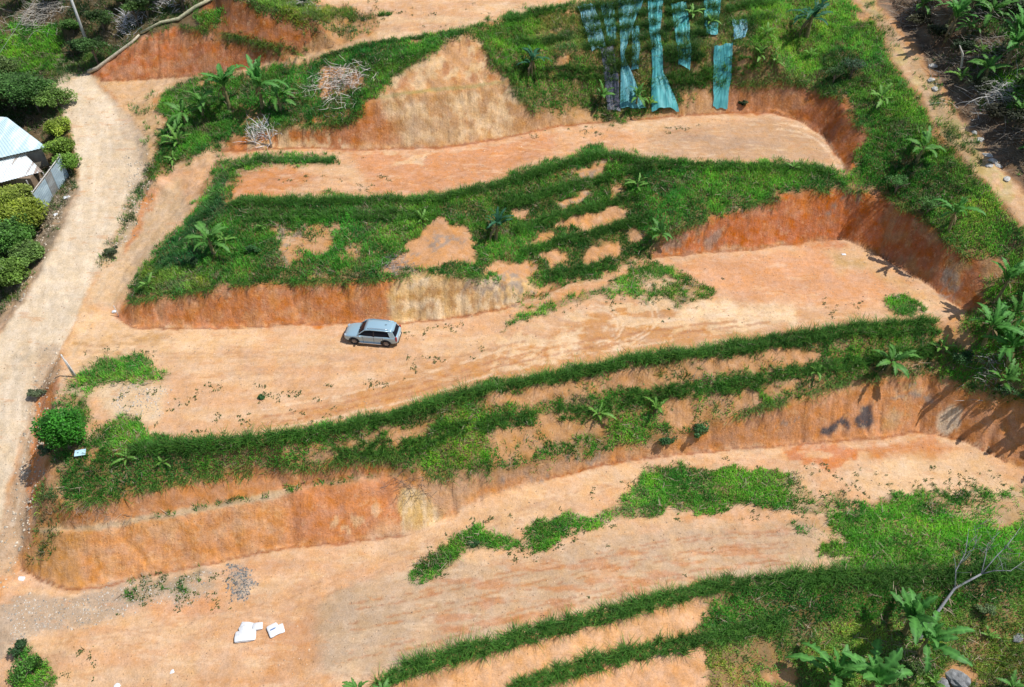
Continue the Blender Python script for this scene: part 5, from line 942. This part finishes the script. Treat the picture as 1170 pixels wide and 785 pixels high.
# leafless tree in the lower right
b = hit(1041, 750); r = empty('leafless_tree', b, 0, 'grey leafless tree leaning right over the lower right slope', 'dead tree')
M_GREYB = mat('grey_bark', (.26,.26,.27), .85, noise=.35, nscale=8)
def P3(px, py, dy, h): # branch point: picture column and row at a given distance from the foot
    z0 = b.z+h; p = unp(px, py, z0); return Vector(p)-b
def H(px, py, h): return Vector(unp(px, py, b.z+h))-b
trk = [Vector((0,0,-.3)), H(1059,716,1.3), H(1075,694,2.2), H(1091,672,3.1), H(1108,663,3.7), H(1121,656,4.2)]
bm = bmesh.new(); tube(bm, trk, [.13,.12,.11,.09,.08,.065], 8); bmobj('trunk', bm, M_GREYB, r, True)
brs = [([trk[3], H(1092,652,4.2), H(1103,632,5.0), H(1107,604,6.0)], .075), ([trk[5], H(1136,652,4.7), H(1155,652,5.0), H(1172,640,5.4)], .06), ([trk[5], H(1138,636,5.0), H(1152,622,5.6), H(1168,600,6.3)], .06),
       ([trk[5], H(1126,636,4.9), H(1128,622,5.5), H(1142,608,6.2)], .05), ([H(1103,632,5.0), H(1112,628,5.3), H(1116,616,5.8), H(1113,600,6.4)], .04)]
rs = random.Random(5)
for pts, w in brs:
    bm = bmesh.new(); tube(bm, pts, [w*.75, w*.6, w*.4, w*.2], 6); br = bmobj('branch', bm, M_GREYB, r, True)
    bm = bmesh.new()
    for k in range(9):
        s = rs.uniform(.3, .98)*3; i = min(2, int(s)); q = pts[i].lerp(pts[i+1], s-i); d_ = Vector((rs.uniform(-1,1), rs.uniform(-1,1), rs.uniform(.1,1.2))).normalized(); l = rs.uniform(.5, 1.3)
        tube(bm, [q, q+d_*l*.5+Vector((0,0,.05)), q+d_*l+Vector((rs.uniform(-.2,.2),0,.2))], [w*.35, w*.22, .006], 4)
    bmobj('twigs', bm, M_GREYB, br, True)

# ------------------------------------------------------------------ teal shade nets laid down the top slope
def net_mat(c, al=.86):
    m = bpy.data.materials.new('shade_net'); m.use_nodes = True; t = m.node_tree; b_ = t.nodes['Principled BSDF']; b_.inputs['Roughness'].default_value = .55
    g_ = t.nodes.new('ShaderNodeNewGeometry'); mp = t.nodes.new('ShaderNodeMapping'); mp.inputs['Scale'].default_value = (7, .5, .5); t.links.new(g_.outputs['Position'], mp.inputs['Vector'])
    n = t.nodes.new('ShaderNodeTexNoise'); n.inputs['Scale'].default_value = 1; n.inputs['Detail'].default_value = 4; t.links.new(mp.outputs[0], n.inputs['Vector'])
    cr = t.nodes.new('ShaderNodeValToRGB'); cr.color_ramp.elements[0].position = .35; cr.color_ramp.elements[1].position = .68
    cr.color_ramp.elements[0].color = (c[0]*.55, c[1]*.6, c[2]*.65, 1); cr.color_ramp.elements[1].color = (min(1, c[0]*1.7+.04), c[1]*1.35, c[2]*1.3, 1)
    t.links.new(n.outputs['Fac'], cr.inputs[0]); t.links.new(cr.outputs[0], b_.inputs['Base Color'])
    b_.inputs['Alpha'].default_value = al
    return m
NM1 = net_mat((.04,.36,.38)); NM2 = net_mat((.10,.33,.40), .85); NM3 = net_mat((.05,.30,.34), .88); NM4 = net_mat((.03,.06,.10), .8)
def net(left, right, m, label, lift=.12, wr=.14, bulge=0, nu=26, nv=70):
    Lp = [hit(*p) for p in left]; Rp = [hit(*p) for p in right]
    def at(pts, s):
        s = s*(len(pts)-1); i = min(len(pts)-2, int(s)); return pts[i].lerp(pts[i+1], s-i)
    V = []; F = []; sd = len(label)
    for j in range(nv+1):
        v = j/nv; a, c = at(Lp, v), at(Rp, v)
        for i in range(nu+1):
            u = i/nu; p = a.lerp(c, u); wob = (float(fbm(np.array(v*9+3), np.array(u*3.), sd, 2))-.5)*.25*(1 if 0 < u < 1 else .6)
            x, y = p.x+wob, p.y; z = float(hz(x, y))+lift+wr*float(vnoise(np.array(u*11.+v), np.array(v*1.6), sd))+.10*float(vnoise(np.array(u*3.), np.array(v*11), sd+3))+bulge*math.sin(math.pi*u)*v**3
            V.append((x, y, z))
    w = nu+1
    F = [(j*w+i, j*w+i+1, (j+1)*w+i+1, (j+1)*w+i) for j in range(nv) for i in range(nu)]
    bm = bmesh.new(); vs = [bm.verts.new(v) for v in V]
    for f in F: bm.faces.new([vs[q] for q in f])
    o = bmobj('shade_net', bm, m, None, True); return meta(o, label, 'shade net', 'teal shade nets laid down the slope')
net([(660,11),(668,34),(676,62)], [(678,8),(686,30),(692,56)], NM2, 'grey blue net at the upper left of the netted slope')
net([(686,8),(691,30),(695,50)], [(701,6),(703,28),(704,46)], NM3, 'narrow grey blue net second from the left at the top')
net([(722,34),(722,60),(721,84)], [(730,32),(731,58),(729,82)], NM3, 'thin teal net strip halfway up between the two fanned nets')
net([(686,58),(690,90),(694,128)], [(700,55),(706,90),(709,130)], NM4, 'narrow dark slate net running down to the terrace, left of the others', .12, .1)
net([(706,4),(708,40),(709,80),(708,126)], [(736,0),(724,30),(713,66),(738,126)], NM3, 'tall net whose split lower end hangs beside the banana plants')
net([(740,2),(742,40),(745,85),(744,131)], [(757,0),(754,40),(757,85),(775,132)], NM1, 'net ending in the wide bright teal fan on the terrace', .14, .16, .5)
net([(766,8),(771,45),(774,78)], [(783,6),(788,40),(788,84)], NM1, 'short net in the middle ending above the grass row')
net([(803,-6),(804,18),(806,42)], [(824,-6),(822,18),(819,42)], NM1, 'bright net at the top edge above the tallest net')
net([(816,56),(814,90),(814,126)], [(836,52),(835,90),(830,128)], NM1, 'tallest bright teal net at the right, reaching the terrace', .16, .12)
net([(836,26),(838,38),(838,48)], [(852,24),(854,36),(850,46)], NM2, 'small torn net piece right of the tallest net')

# ------------------------------------------------------------------ sacks, stones, small things
M_WHITE = mat('white_woven', (.66,.67,.68), .6, noise=.12, nscale=6, bump=.4); M_BLUE = mat('blue_print', (.05,.14,.35), .6)
def sack(px, py, s, rot, label, tilt=0, stripe=False):
    b = hit(px, py); bm = bmesh.new(); box(bm, (0,0,s[2]/2), s)
    bmesh.ops.subdivide_edges(bm, edges=bm.edges[:], cuts=4, use_grid_fill=True)
    for v in bm.verts:
        x, y = v.co.x/(s[0]/2), v.co.y/(s[1]/2); f = (1-abs(x)**2.2*.62)*(1-abs(y)**2.2*.55); v.co.z = s[2]*.5+(v.co.z-s[2]*.5)*f
        v.co += Vector((random.uniform(-1,1), random.uniform(-1,1), random.uniform(-1,1)))*.035*max(s)
    r = empty('sack', b+Vector((0,0,-.01)), rot, label, 'sack', 'white sacks lying on the lowest terrace'); r.rotation_euler = (tilt, 0, rot)
    o = bmobj('sack_body', bm, M_WHITE, r, True)
    md = o.modifiers.new('s', 'SUBSURF'); md.levels = md.render_levels = 1
    if stripe:
        bm = bmesh.new(); box(bm, (0,.02,s[2]*1.0+.012), (s[0]*.5,.07,.02), .004); bmobj('printed_band', bm, M_BLUE, r)
    return r
sack(281,728,(1.45,.85,.42),R(8),'largest white sack, square, at the front of the left heap'); sack(281,720,(.85,.6,.38),R(25),'folded white sack behind the largest one'); sack(283,716,(.9,.45,.4),R(-8),'narrow white sack at the back of the left heap'); sack(295,717,(.7,.55,.38),R(10),'small white sack at the right end of the left heap')
sack(313,721,(.75,.95,.28),R(30),'white sack with a thin blue band, left of the right hand pair', 0, True); sack(321,719,(.45,.7,.2),R(25),'small white sack leaning on the banded one')
sack(198,767,(.45,.35,.1),R(20),'crumpled white scrap on the bare soil left of the sacks'); sack(135,783,(.45,.4,.1),R(60),'crumpled white scrap at the bottom edge'); sack(131,357,(.35,.3,.25),R(10),'small white bag beside the post at the end of the orange bank')
sack(964,291,(.4,.25,.1),R(0),'tiny white scrap under the red cut on the car terrace'); sack(24,662,(.6,.35,.2),R(0),'white bag at the left corner of the lowest bank'); sack(77,226,(.7,.4,.15),R(20),'white bag on the verge below the metal fence'); sack(64,246,(.4,.35,.2),R(50),'small white bag on the verge near the left trees')
b = hit(93, 520); bm = bmesh.new(); box(bm, (0,0,.28), (.78,.5,.05), .01, Matrix.Rotation(R(12), 3, 'X')); r = empty('sign_board', b, R(12), 'small pale blue board lying in weeds below the round tree', 'board')
bmobj('board', bm, mat('pale_blue_board', (.42,.62,.72), .5), r); bm = bmesh.new(); box(bm, (-.3,0,.1), (.05,.4,.3)); box(bm, (.3,0,.1), (.05,.4,.3)); bmobj('support', bm, M_BARK, r)
M_ROCK = mat('grey_rock', (.22,.22,.22), .85, noise=.5, nscale=3, bump=.8); M_WROCK = mat('white_rock', (.46,.44,.40), .85, noise=.4, nscale=3, bump=.8)
def rock(px, py, s, label, m, group=None, seed=0):
    b = hit(px, py); bm = bmesh.new(); bmesh.ops.create_icosphere(bm, subdivisions=3, radius=1); rs_ = random.Random(seed or int(px*py)); o3 = Vector((rs_.uniform(0,50),)*3)
    from mathutils import noise as mn
    for v in bm.verts:
        n = v.co.normalized(); f = 1+.32*mn.noise(n*1.5+o3)+.16*mn.noise(n*4+o3); v.co = Vector((n.x*s[0], n.y*s[1], n.z*s[2]))*f
    o = bmobj('rock', bm, m, None, False); o.location = b+Vector((0,0,s[2]*.25)); o.rotation_euler = (0,0,rs_.uniform(0,6)); return meta(o, label, 'rock', group)
rock(1092,776,(.95,.7,.6),'large grey boulder at the bottom edge in the lower right',M_ROCK); rock(1076,782,(.5,.5,.35),'smaller grey boulder left of the large one',M_ROCK); rock(1163,728,(.5,.35,.2),'grey rock showing on the dry slope at the right edge',M_ROCK)
RG = 'white stones beside the footpath'
for k, (px, py, s, lab) in enumerate([(1066,76,.4,'pale stone at the upper footpath bend in banana shade'), (1064,92,.35,'pale slab right of the footpath, upper'), (1068,102,.35,'pale slab right of the footpath, lower'), (1113,152,.3,'white stone at the dark hollow'), (1120,160,.35,'second white stone at the dark hollow'), (1128,178,.35,'white stone near the ridge end'), (1134,184,.35,'big white stone, upper of the cluster at the path bottom'), (1140,190,.32,'big white stone, lower of the cluster at the path bottom'), (1130,190,.3,'small stone left of the white cluster'), (1150,205,.35,'white stone at the right end of the footpath cluster')]):
    rock(px, py, (s*1.2, s*.8, s*.5), lab, M_WROCK, RG, k+3)
M_WOOD = mat('weathered_post', (.55,.52,.48), .9, noise=.4, nscale=12)
b = hit(85, 431); r = empty('wooden_post', b, 0, 'leaning grey wooden post beside the road above the round tree', 'post')
bm = bmesh.new(); tube(bm, [(0,0,-.3),(-.06,.02,1.2),(-.16,.05,2.5)], [.07,.065,.06], 8); bmobj('post', bm, M_WOOD, r, True); bm = bmesh.new(); tube(bm, [(.2,0,-.3),(.12,0,.7),(-.05,.05,1.9)], [.06,.055,.05], 6); bmobj('brace', bm, M_WOOD, r, True)
b = hit(136, 362); bm = bmesh.new(); tube(bm, [(0,0,-.2),(-.02,.02,.6),(-.08,.05,1.25)], [.035,.033,.03], 6); o = bmobj('marker_post', bm, M_WOOD, None, True); o.location = b; meta(o, 'thin wooden stake at the left end of the orange bank', 'stake')
# utility pole and its cable
M_CONC = mat('concrete', (.55,.55,.52), .8, noise=.2, nscale=6); M_WIRE = mat('cable', (.25,.25,.25), .6)
b = hit(102, 56); r = empty('utility_pole', b, 0, 'tall pale concrete utility pole on the upper left slope', 'utility pole')
bm = bmesh.new(); tube(bm, [(0,0,-.3),(0,0,4),(0,0,8.6)], [.17,.145,.11], 12); bmobj('pole', bm, M_CONC, r, True)
bm = bmesh.new(); box(bm, (0,0,8.2), (1.8,.1,.12), .01); bmobj('crossarm', bm, M_CONC, r)
for sx in (-.75, 0, .75):
    bm = bmesh.new(); tube(bm, [(sx,0,8.26),(sx,0,8.42),(sx,0,8.5)], [.04,.06,.03], 8); bmobj('insulator', bm, mat('insulator', (.3,.18,.12), .3), r, True)
a_ = b+Vector((-.75,0,8.5)); e_ = Vector((a_.x-13.5, a_.y-62, a_.z-15)); pts = [a_.lerp(e_, k/24)-Vector((0,0,2.4*math.sin(math.pi*k/24))) for k in range(25)]
wood('power_cable', 'thin cable running from the utility pole down past the house', 'cable', pts, [.014]*25, M_WIRE, n=5)

tick('---------------- house')
# ------------------------------------------------------------------ house and metal fence at the left
def roof_mat(name, c1, c2, sc=1.0, lo=.45, hi=.6):
    m = bpy.data.materials.new(name); m.use_nodes = True; t = m.node_tree; b_ = t.nodes['Principled BSDF']; b_.inputs['Roughness'].default_value = .45; b_.inputs['Metallic'].default_value = .1
    tc = t.nodes.new('ShaderNodeTexCoord'); mp = t.nodes.new('ShaderNodeMapping'); mp.inputs['Scale'].default_value = (sc, .15, 1); t.links.new(tc.outputs['Object'], mp.inputs['Vector'])
    n = t.nodes.new('ShaderNodeTexNoise'); n.inputs['Scale'].default_value = 1.3; n.inputs['Detail'].default_value = 5; t.links.new(mp.outputs[0], n.inputs['Vector'])
    cr = t.nodes.new('ShaderNodeValToRGB'); cr.color_ramp.elements[0].position = lo; cr.color_ramp.elements[1].position = hi; cr.color_ramp.elements[0].color = (*c1, 1); cr.color_ramp.elements[1].color = (*c2, 1)
    t.links.new(n.outputs['Fac'], cr.inputs[0]); t.links.new(cr.outputs[0], b_.inputs['Base Color']); return m
def corr(name, A_, B_, C_, D_, m, parent, origin, amp=.03, pitch=.2, thick=.03, ridges_along='v'):
    """corrugated sheet with corners A-B (top edge) and D-C (bottom edge); the ribs run from top to bottom"""
    A_, B_, C_, D_ = (Vector(p)-origin for p in (A_, B_, C_, D_)); nrm = (B_-A_).cross(D_-A_).normalized(); 
    if nrm.z < 0: nrm = -nrm
    n = int(max((B_-A_).length, (C_-D_).length)/pitch*6); V = []; F = []
    for layer in (0, -thick):
        for j in range(2):
            for i in range(n+1):
                u = i/n; p = (A_.lerp(B_, u) if j == 0 else D_.lerp(C_, u)); ph = (i % 6)/6*2*math.pi; V.append(p+nrm*(amp*math.cos(ph)+layer))
    w = n+1
    for i in range(n):
        F.append((i, i+1, w+i+1, w+i)); F.append((2*w+i, 3*w+i, 3*w+i+1, 2*w+i+1)); F.append((w+i, w+i+1, 3*w+i+1, 3*w+i)); F.append((i+1, i, 2*w+i, 2*w+i+1))
    F.append((0, w, 3*w, 2*w)); F.append((n, 2*w+n, 3*w+n, w+n))
    me = bpy.data.meshes.new(name); me.from_pydata([tuple(v) for v in V], [], F); me.materials.append(m); o = bpy.data.objects.new(name, me); COL.objects.link(o); o.parent = parent; return o
M_WALL = mat('plaster', (.42,.36,.28), .9, noise=.3, nscale=2)
o1 = hit(10, 215); zg = o1.z
def U(px, py, z): return Vector(unp(px, py, z))
hz1 = zg+4.0
house = empty('house', o1, 0, 'house with a pale blue metal roof and a patched lean-to at the left edge', 'house')
A_, B_, C_, D_ = U(-70,128,hz1+.4), U(8,134,hz1+.25), U(53,168,hz1-.35), U(-70,196,hz1-.5)
corr('roof', A_, B_, C_, D_, roof_mat('pale_blue_roof', (.50,.64,.66), (.72,.84,.84)), house, o1, .02, .3)
zl = zg+2.9
corr('lean_to_roof', U(-75,203,zl+.3), U(28,176,zl+.25), U(49,196,zl-.2), U(-75,228,zl-.55), roof_mat('patched_roof', (.38,.30,.24), (.74,.78,.78), 1.6, .40, .5), house, o1, .025, .25)
wl = [(A_, B_), (B_, C_), (C_, D_)]
bm = bmesh.new()
def wallbox(p, q, z0, z1, th=.15, inset=.5):
    c = (Vector(p)+Vector(q))/2; cen = (A_+C_)/2; ins = (cen-c); ins.z = 0; ins = ins.normalized()*inset; d_ = (Vector(q)-Vector(p)); d_.z = 0; ang = math.atan2(d_.y, d_.x)
    box(bm, (c.x+ins.x-o1.x, c.y+ins.y-o1.y, (z0+z1)/2-o1.z), (d_.length-2*inset, th, z1-z0), 0, Matrix.Rotation(ang, 3, 'Z'))
for p, q in wl: wallbox(p, q, zg-1, hz1-.75)
bmobj('wall', bm, M_WALL, house)
bm = bmesh.new(); box(bm, (U(38,206,zl-.9)-o1)+Vector((-1.6,.3,-.7)), (3.6,1.8,2.6)); bmobj('lean_to_wall', bm, mat('brown_boards', (.24,.17,.11), .9, noise=.4, nscale=4), house)
bm = bmesh.new(); tube(bm, [U(49,197,zl-.25)-o1, Vector((U(49,197,zl-.25)-o1).to_tuple()[:2]+(-1.2,))], .06); tube(bm, [U(30,206,zl-.4)-o1, Vector((U(30,206,zl-.4)-o1).to_tuple()[:2]+(-1.2,))], .06); bmobj('porch_post', bm, M_WOOD, house)
# fence of metal sheets between the house and the road
f0, f1 = hit(48, 243), hit(79, 201); fe = empty('metal_fence', f0, 0, 'fence of pale blue metal sheets between the house and the road', 'fence')
M_FS = roof_mat('fence_sheet', (.36,.46,.52), (.50,.62,.68)); M_FD = roof_mat('fence_sheet_grey', (.26,.26,.25), (.36,.38,.38))
HF = 2.15
for u0, u1, mm in ((0,.42,M_FS),(.42,.62,M_FD),(.62,1,M_FS)):
    p, q = f0.lerp(f1, u0), f0.lerp(f1, u1-.008); corr('sheet', p+Vector((0,0,HF)), q+Vector((0,0,HF)), q+Vector((0,0,.0)), p+Vector((0,0,0)), mm, fe, f0, .018, .18, .01)
bm = bmesh.new(); tube(bm, [Vector((-.12,.1,HF+.05)), f1-f0+Vector((-.12,.1,HF+.05))], .05); bmobj('rail', bm, M_WOOD, fe)
for u in (0, .33, .66, 1):
    bm = bmesh.new(); q = (f1-f0)*u+Vector((-.12,.12,0)); tube(bm, [q-Vector((0,0,.3)), q+Vector((0,0,HF+.2))], .055); bmobj('post', bm, M_WOOD, fe)

# ------------------------------------------------------------------ the parked car (front towards -x)
M_PAINT = mat('silver_blue_paint', (.35,.51,.59), .3, .32, coat=.5, spec=.5); M_GLASS = mat('tinted_glass', (.006,.010,.018), .25, spec=.15); M_TYRE = mat('tyre_rubber', (.025,.025,.027), .8)
M_RIM = mat('alloy', (.30,.31,.33), .35, .7); M_BLK = mat('black_trim', (.02,.02,.022), .5); M_LAMP = mat('clear_lamp', (.32,.36,.40), .2, spec=.5); M_RED = mat('red_lamp', (.35,.02,.02), .2); M_CHROME = mat('bright_trim', (.7,.72,.74), .2, .9); M_PLATE = mat('plate', (.75,.75,.72), .5)
cb = (hit(397,391)+hit(459,396))/2
wf, wr_ = hit(404.5,394.5), hit(441.5,397.8)
hd = math.atan2((wr_-wf).y, (wr_-wf).x)
car = empty('parked_car', Vector((cb.x, cb.y, cb.z)), 0, 'silver blue seven seat car parked on the bare terrace under the orange bank', 'car')
cmid = (wf+wr_)/2; nx_ = Vector((-math.sin(hd), math.cos(hd), 0)); cpos = cmid+nx_*.86; cpos.z = float(hz(cpos.x, cpos.y))+.01
cpos.x += .08; car.location = cpos; car.rotation_euler = (0, 0, hd); car.scale = (.955, .955, .955)
# body shell: stations along x, each a half profile (y, z) from sill to centre line
def loft(name, stations, m, parent, closed_ends=True, sub=2):
    bm = bmesh.new(); rings = []
    for x, prof in stations:
        left = [bm.verts.new((x, y, z)) for y, z in prof]; right = [bm.verts.new((x, -y, z)) for y, z in prof[::-1] if abs(y) > 1e-6]
        rings.append(left+right)
    for a, b_ in zip(rings[:-1], rings[1:]):
        n = len(a)
        for k in range(n): bm.faces.new((a[k], a[(k+1) % n], b_[(k+1) % n], b_[k]))
    bm.faces.new(rings[0]); bm.faces.new(rings[-1][::-1]); bmesh.ops.recalc_face_normals(bm, faces=bm.faces[:])
    o = bmobj(name, bm, m, parent, True); md = o.modifiers.new('s', 'SUBSURF'); md.levels = md.render_levels = sub; return o
def lp(w, sill, belt, top, crownw): # lower body section: width, sill height, shoulder height, centre height
    return [(0, sill), (w*.85, sill), (w*.98, sill+.10), (w, (sill+belt)*.5), (w*.985, belt-.06), (w*.93, belt), (w*crownw, top-.015), (0, top)]
ST = [(-2.42,.50,.42,.62,.66), (-2.36,.66,.34,.74,.80), (-2.20,.80,.30,.85,.92), (-1.93,.88,.30,.94,1.01), (-1.45,.92,.30,1.02,1.09), (-1.0,.92,.28,1.05,1.14), (-.55,.92,.28,1.06,1.14), (.4,.92,.28,1.07,1.12), (1.3,.92,.30,1.09,1.13), (1.9,.91,.33,1.10,1.14), (2.22,.88,.40,1.08,1.12), (2.38,.80,.45,1.00,1.04), (2.42,.70,.52,.90,.94)]
body = loft('body', [(x, lp(w, s, b_, t, .75)) for x, w, s, b_, t in ST], M_PAINT, car)
# wheel wells cut out of the body
wells = bmesh.new()
for x in (-1.45, 1.37):
    for y in (-.93, .93):
        r_ = bmesh.ops.create_cone(wells, cap_ends=True, segments=28, radius1=.44, radius2=.44, depth=.56); bmesh.ops.transform(wells, matrix=Matrix.Translation((x, y, .40)) @ Matrix.Rotation(math.pi/2, 4, 'X'), verts=r_['verts'])
cut = bmobj('cutter', wells, M_BLK); cut.parent = car
bo = body.modifiers.new('b', 'BOOLEAN'); bo.object = cut; bo.operation = 'DIFFERENCE'; bo.solver = 'EXACT'
bpy.context.view_layer.update(); dg = bpy.context.evaluated_depsgraph_get(); me = bpy.data.meshes.new_from_object(body.evaluated_get(dg)); body.modifiers.clear(); body.data = me
bpy.data.objects.remove(cut)
def gp(w0, zb, w1, zt): return [(0, zb), (w0, zb), (w0*.99, zb+.08), ((w0+w1)/2+.02, (zb+zt)/2), (w1, zt-.05), (w1*.88, zt), (0, zt+.01)]
# cabin glass volume, then painted roof skin, pillars
loft('side_glass', [(-1.12,gp(.72,1.00,.66,1.08)), (-1.0,gp(.80,1.02,.70,1.16)), (-.45,gp(.84,1.03,.68,1.62)), (-.25,gp(.84,1.03,.66,1.70)), (.6,gp(.84,1.03,.66,1.735)), (1.5,gp(.83,1.05,.64,1.69)), (1.86,gp(.81,1.05,.60,1.62)), (2.22,gp(.76,1.05,.60,1.12)), (2.28,gp(.70,1.02,.56,1.06))], M_GLASS, car)
def skin(name, pts_fn, xs, m, thick=.03, nu=10, y0=-1, y1=1):
    bm = bmesh.new(); rows = []
    for x in xs: rows.append([bm.verts.new(pts_fn(x, y0+(y1-y0)*k/nu)) for k in range(nu+1)])
    for a, b_ in zip(rows[:-1], rows[1:]):
        for k in range(nu): bm.faces.new((a[k], b_[k], b_[k+1], a[k+1]))
    bmesh.ops.recalc_face_normals(bm, faces=bm.faces[:]); o = bmobj(name, bm, m, car, True); md = o.modifiers.new('t', 'SOLIDIFY'); md.thickness = thick; md.offset = 0; return o
def roofp(x, v):
    s = (x+.45)/2.45; zt = 1.66+.13*math.sin(math.pi*min(1, max(0, s*.8+.1)))-.03*s; w = .71-.05*s; return (x, v*w, zt-.085*abs(v)**3)
skin('roof', roofp, [-.50+k*.25 for k in range(11)], M_PAINT, .05)
for sgn in (-1, 1):
    bm = bmesh.new(); tube(bm, [(-1.12,sgn*.80,1.06),(-.8,sgn*.76,1.34),(-.45,sgn*.70,1.63),(0,sgn*.70,1.70),(1.2,sgn*.69,1.70),(1.85,sgn*.66,1.64)], [.05,.045,.045,.045,.05,.06], 8); bmobj('roof_pillar', bm, M_PAINT, car, True)
    bm = bmesh.new(); # rear quarter pillar: broad painted panel
    V = [(1.78,.85,1.07),(1.62,.76,1.56),(1.98,.67,1.58),(2.22,.80,1.07)]; vs = [bm.verts.new((x, sgn*(y+.012), z)) for x, y, z in V]+[bm.verts.new((x, sgn*(y-.05), z)) for x, y, z in V]
    for f in ((0,1,2,3),(4,5,6,7),(0,1,5,4),(1,2,6,5),(2,3,7,6),(3,0,4,7)): bm.faces.new([vs[i] for i in f])
    bmesh.ops.recalc_face_normals(bm, faces=bm.faces[:]); bmobj('rear_quarter_panel', bm, M_PAINT, car)
    bm = bmesh.new(); V = [(.28,.875,1.07),(.30,.725,1.62),(.38,.725,1.62),(.40,.875,1.07)]; vs = [bm.verts.new((x, sgn*y, z)) for x, y, z in V]+[bm.verts.new((x, sgn*(y-.04), z)) for x, y, z in V]
    for f in ((0,1,2,3),(4,5,6,7),(0,1,5,4),(1,2,6,5),(2,3,7,6),(3,0,4,7)): bm.faces.new([vs[i] for i in f])
    bmesh.ops.recalc_face_normals(bm, faces=bm.faces[:]); bmobj('door_pillar', bm, M_BLK, car)
    bm = bmesh.new(); tube(bm, [(-.2,sgn*.58,1.76),(0,sgn*.60,1.83),(1.4,sgn*.58,1.83),(1.65,sgn*.56,1.76)], .022, 8); bmobj('roof_rail', bm, M_CHROME, car, True)
    bm = bmesh.new(); box(bm, (-.83,sgn*1.02,1.13), (.14,.22,.16), .04); bmobj('side_mirror', bm, M_PAINT, car, True)
    bm = bmesh.new(); box(bm, (-2.24,sgn*.62,.85), (.20,.28,.08), .03, Matrix.Rotation(sgn*-.5, 3, 'Z')); bmobj('headlight', bm, M_LAMP, car, True)
    bm = bmesh.new(); box(bm, (2.30,sgn*.80,.95), (.14,.13,.44), .03); bmobj('taillight', bm, M_RED, car, True)
    bm = bmesh.new(); box(bm, (-.03,sgn*.93,.36), (2.0,.16,.05), .015); bmobj('side_step', bm, M_CHROME, car)
    bm = bmesh.new(); box(bm, (.05,sgn*.905,1.085), (2.3,.02,.025), .004); bmobj('window_trim', bm, M_CHROME, car)
    for x in (-.05, .95):
        bm = bmesh.new(); box(bm, (x,sgn*.925,.94), (.17,.03,.035), .01); bmobj('door_handle', bm, M_CHROME, car, True)
    for x in (-.62, .33, 1.12):
        bm = bmesh.new(); box(bm, (x,sgn*.915,.72), (.014,.02,.62)); bmobj('door_seam', bm, M_BLK, car)
    for x in (-1.45, 1.37):
        w = bpy.data.objects.new('wheel', None); COL.objects.link(w); w.parent = car; w.location = (x, sgn*.80, .375)
        bm = bmesh.new(); n = 32; prof = [(.235,-.11),(.33,-.125),(.37,-.09),(.378,0),(.37,.09),(.33,.125),(.235,.11)]
        rg = [[bm.verts.new((r_*math.cos(2*math.pi*k/n), y, r_*math.sin(2*math.pi*k/n))) for r_, y in prof] for k in range(n)]
        for k in range(n):
            for j in range(len(prof)): bm.faces.new((rg[k][j], rg[k][(j+1) % len(prof)], rg[(k+1) % n][(j+1) % len(prof)], rg[(k+1) % n][j]))
        bmesh.ops.recalc_face_normals(bm, faces=bm.faces[:]); bmobj('tyre', bm, M_TYRE, w, True)
        bm = bmesh.new(); 
        for k in range(6):
            a = k*math.pi/3; box(bm, (math.cos(a)*.12, sgn*.085, math.sin(a)*.12), (.23,.03,.055), .006, Matrix.Rotation(-a, 3, 'Y'))
        rr = bmesh.ops.create_cone(bm, cap_ends=True, segments=16, radius1=.06, radius2=.06, depth=.05); bmesh.ops.transform(bm, matrix=Matrix.Translation((0, sgn*.09, 0)) @ Matrix.Rotation(math.pi/2, 4, 'X'), verts=rr['verts'])
        rr = bmesh.ops.create_cone(bm, cap_ends=True, segments=28, radius1=.236, radius2=.236, depth=.12); bmesh.ops.transform(bm, matrix=Matrix.Translation((0, 0, 0)) @ Matrix.Rotation(math.pi/2, 4, 'X'), verts=rr['verts'])
        bmobj('rim', bm, M_RIM, w)
        bm = bmesh.new(); tube(bm, [(x+.455*math.cos(a), sgn*.915, .40+.455*math.sin(a)) for a in [math.pi*(k/14*1.1-.05) for k in range(15)]], .03, 6); bmobj('wheel_arch', bm, M_BLK, car, True)
def wsp(x, v): # windscreen between bonnet and roof
    s = (x+1.13)/.66; return (x-.05*abs(v)**2*-1, v*(.80-.12*s), 1.075+.585*s-.03*abs(v)**2)
skin('windscreen', wsp, [-1.13+k*.11 for k in range(7)], M_GLASS, .012)
def rwp(x, v): s = (2.25-x)/.36; return (x+.03-.04*abs(v)**2, v*(.70-.06*s), 1.12+.48*s)
skin('rear_window', rwp, [1.89+k*.06 for k in range(7)], M_GLASS, .012, y0=-.92, y1=.92)
bm = bmesh.new(); box(bm, (-2.40,0,.66), (.08,.95,.22), .03); bmobj('grille', bm, M_BLK, car)
bm = bmesh.new(); box(bm, (-2.43,0,.50), (.02,.42,.12), .004); bmobj('licence_plate', bm, M_PLATE, car); bm = bmesh.new(); box(bm, (2.44,0,.80), (.02,.42,.12), .004); bmobj('licence_plate', bm, M_PLATE, car)
bm = bmesh.new(); box(bm, (2.36,0,.46), (.16,1.35,.14), .03); bmobj('rear_bumper', bm, M_BLK, car)
bm = bmesh.new(); box(bm, (1.98,0,1.665), (.24,1.15,.035), .012); bmobj('roof_spoiler', bm, M_PAINT, car)
bm = bmesh.new(); tube(bm, [(1.2,0,1.76),(1.3,0,1.84),(1.42,0,1.86)], [.03,.02,.012], 6); bmobj('aerial', bm, M_BLK, car)
for y in (-.35, .35):
    bm = bmesh.new(); box(bm, (-1.10,y,1.125), (.03,.6,.02)); bmobj('wiper', bm, M_BLK, car)

tick('end')
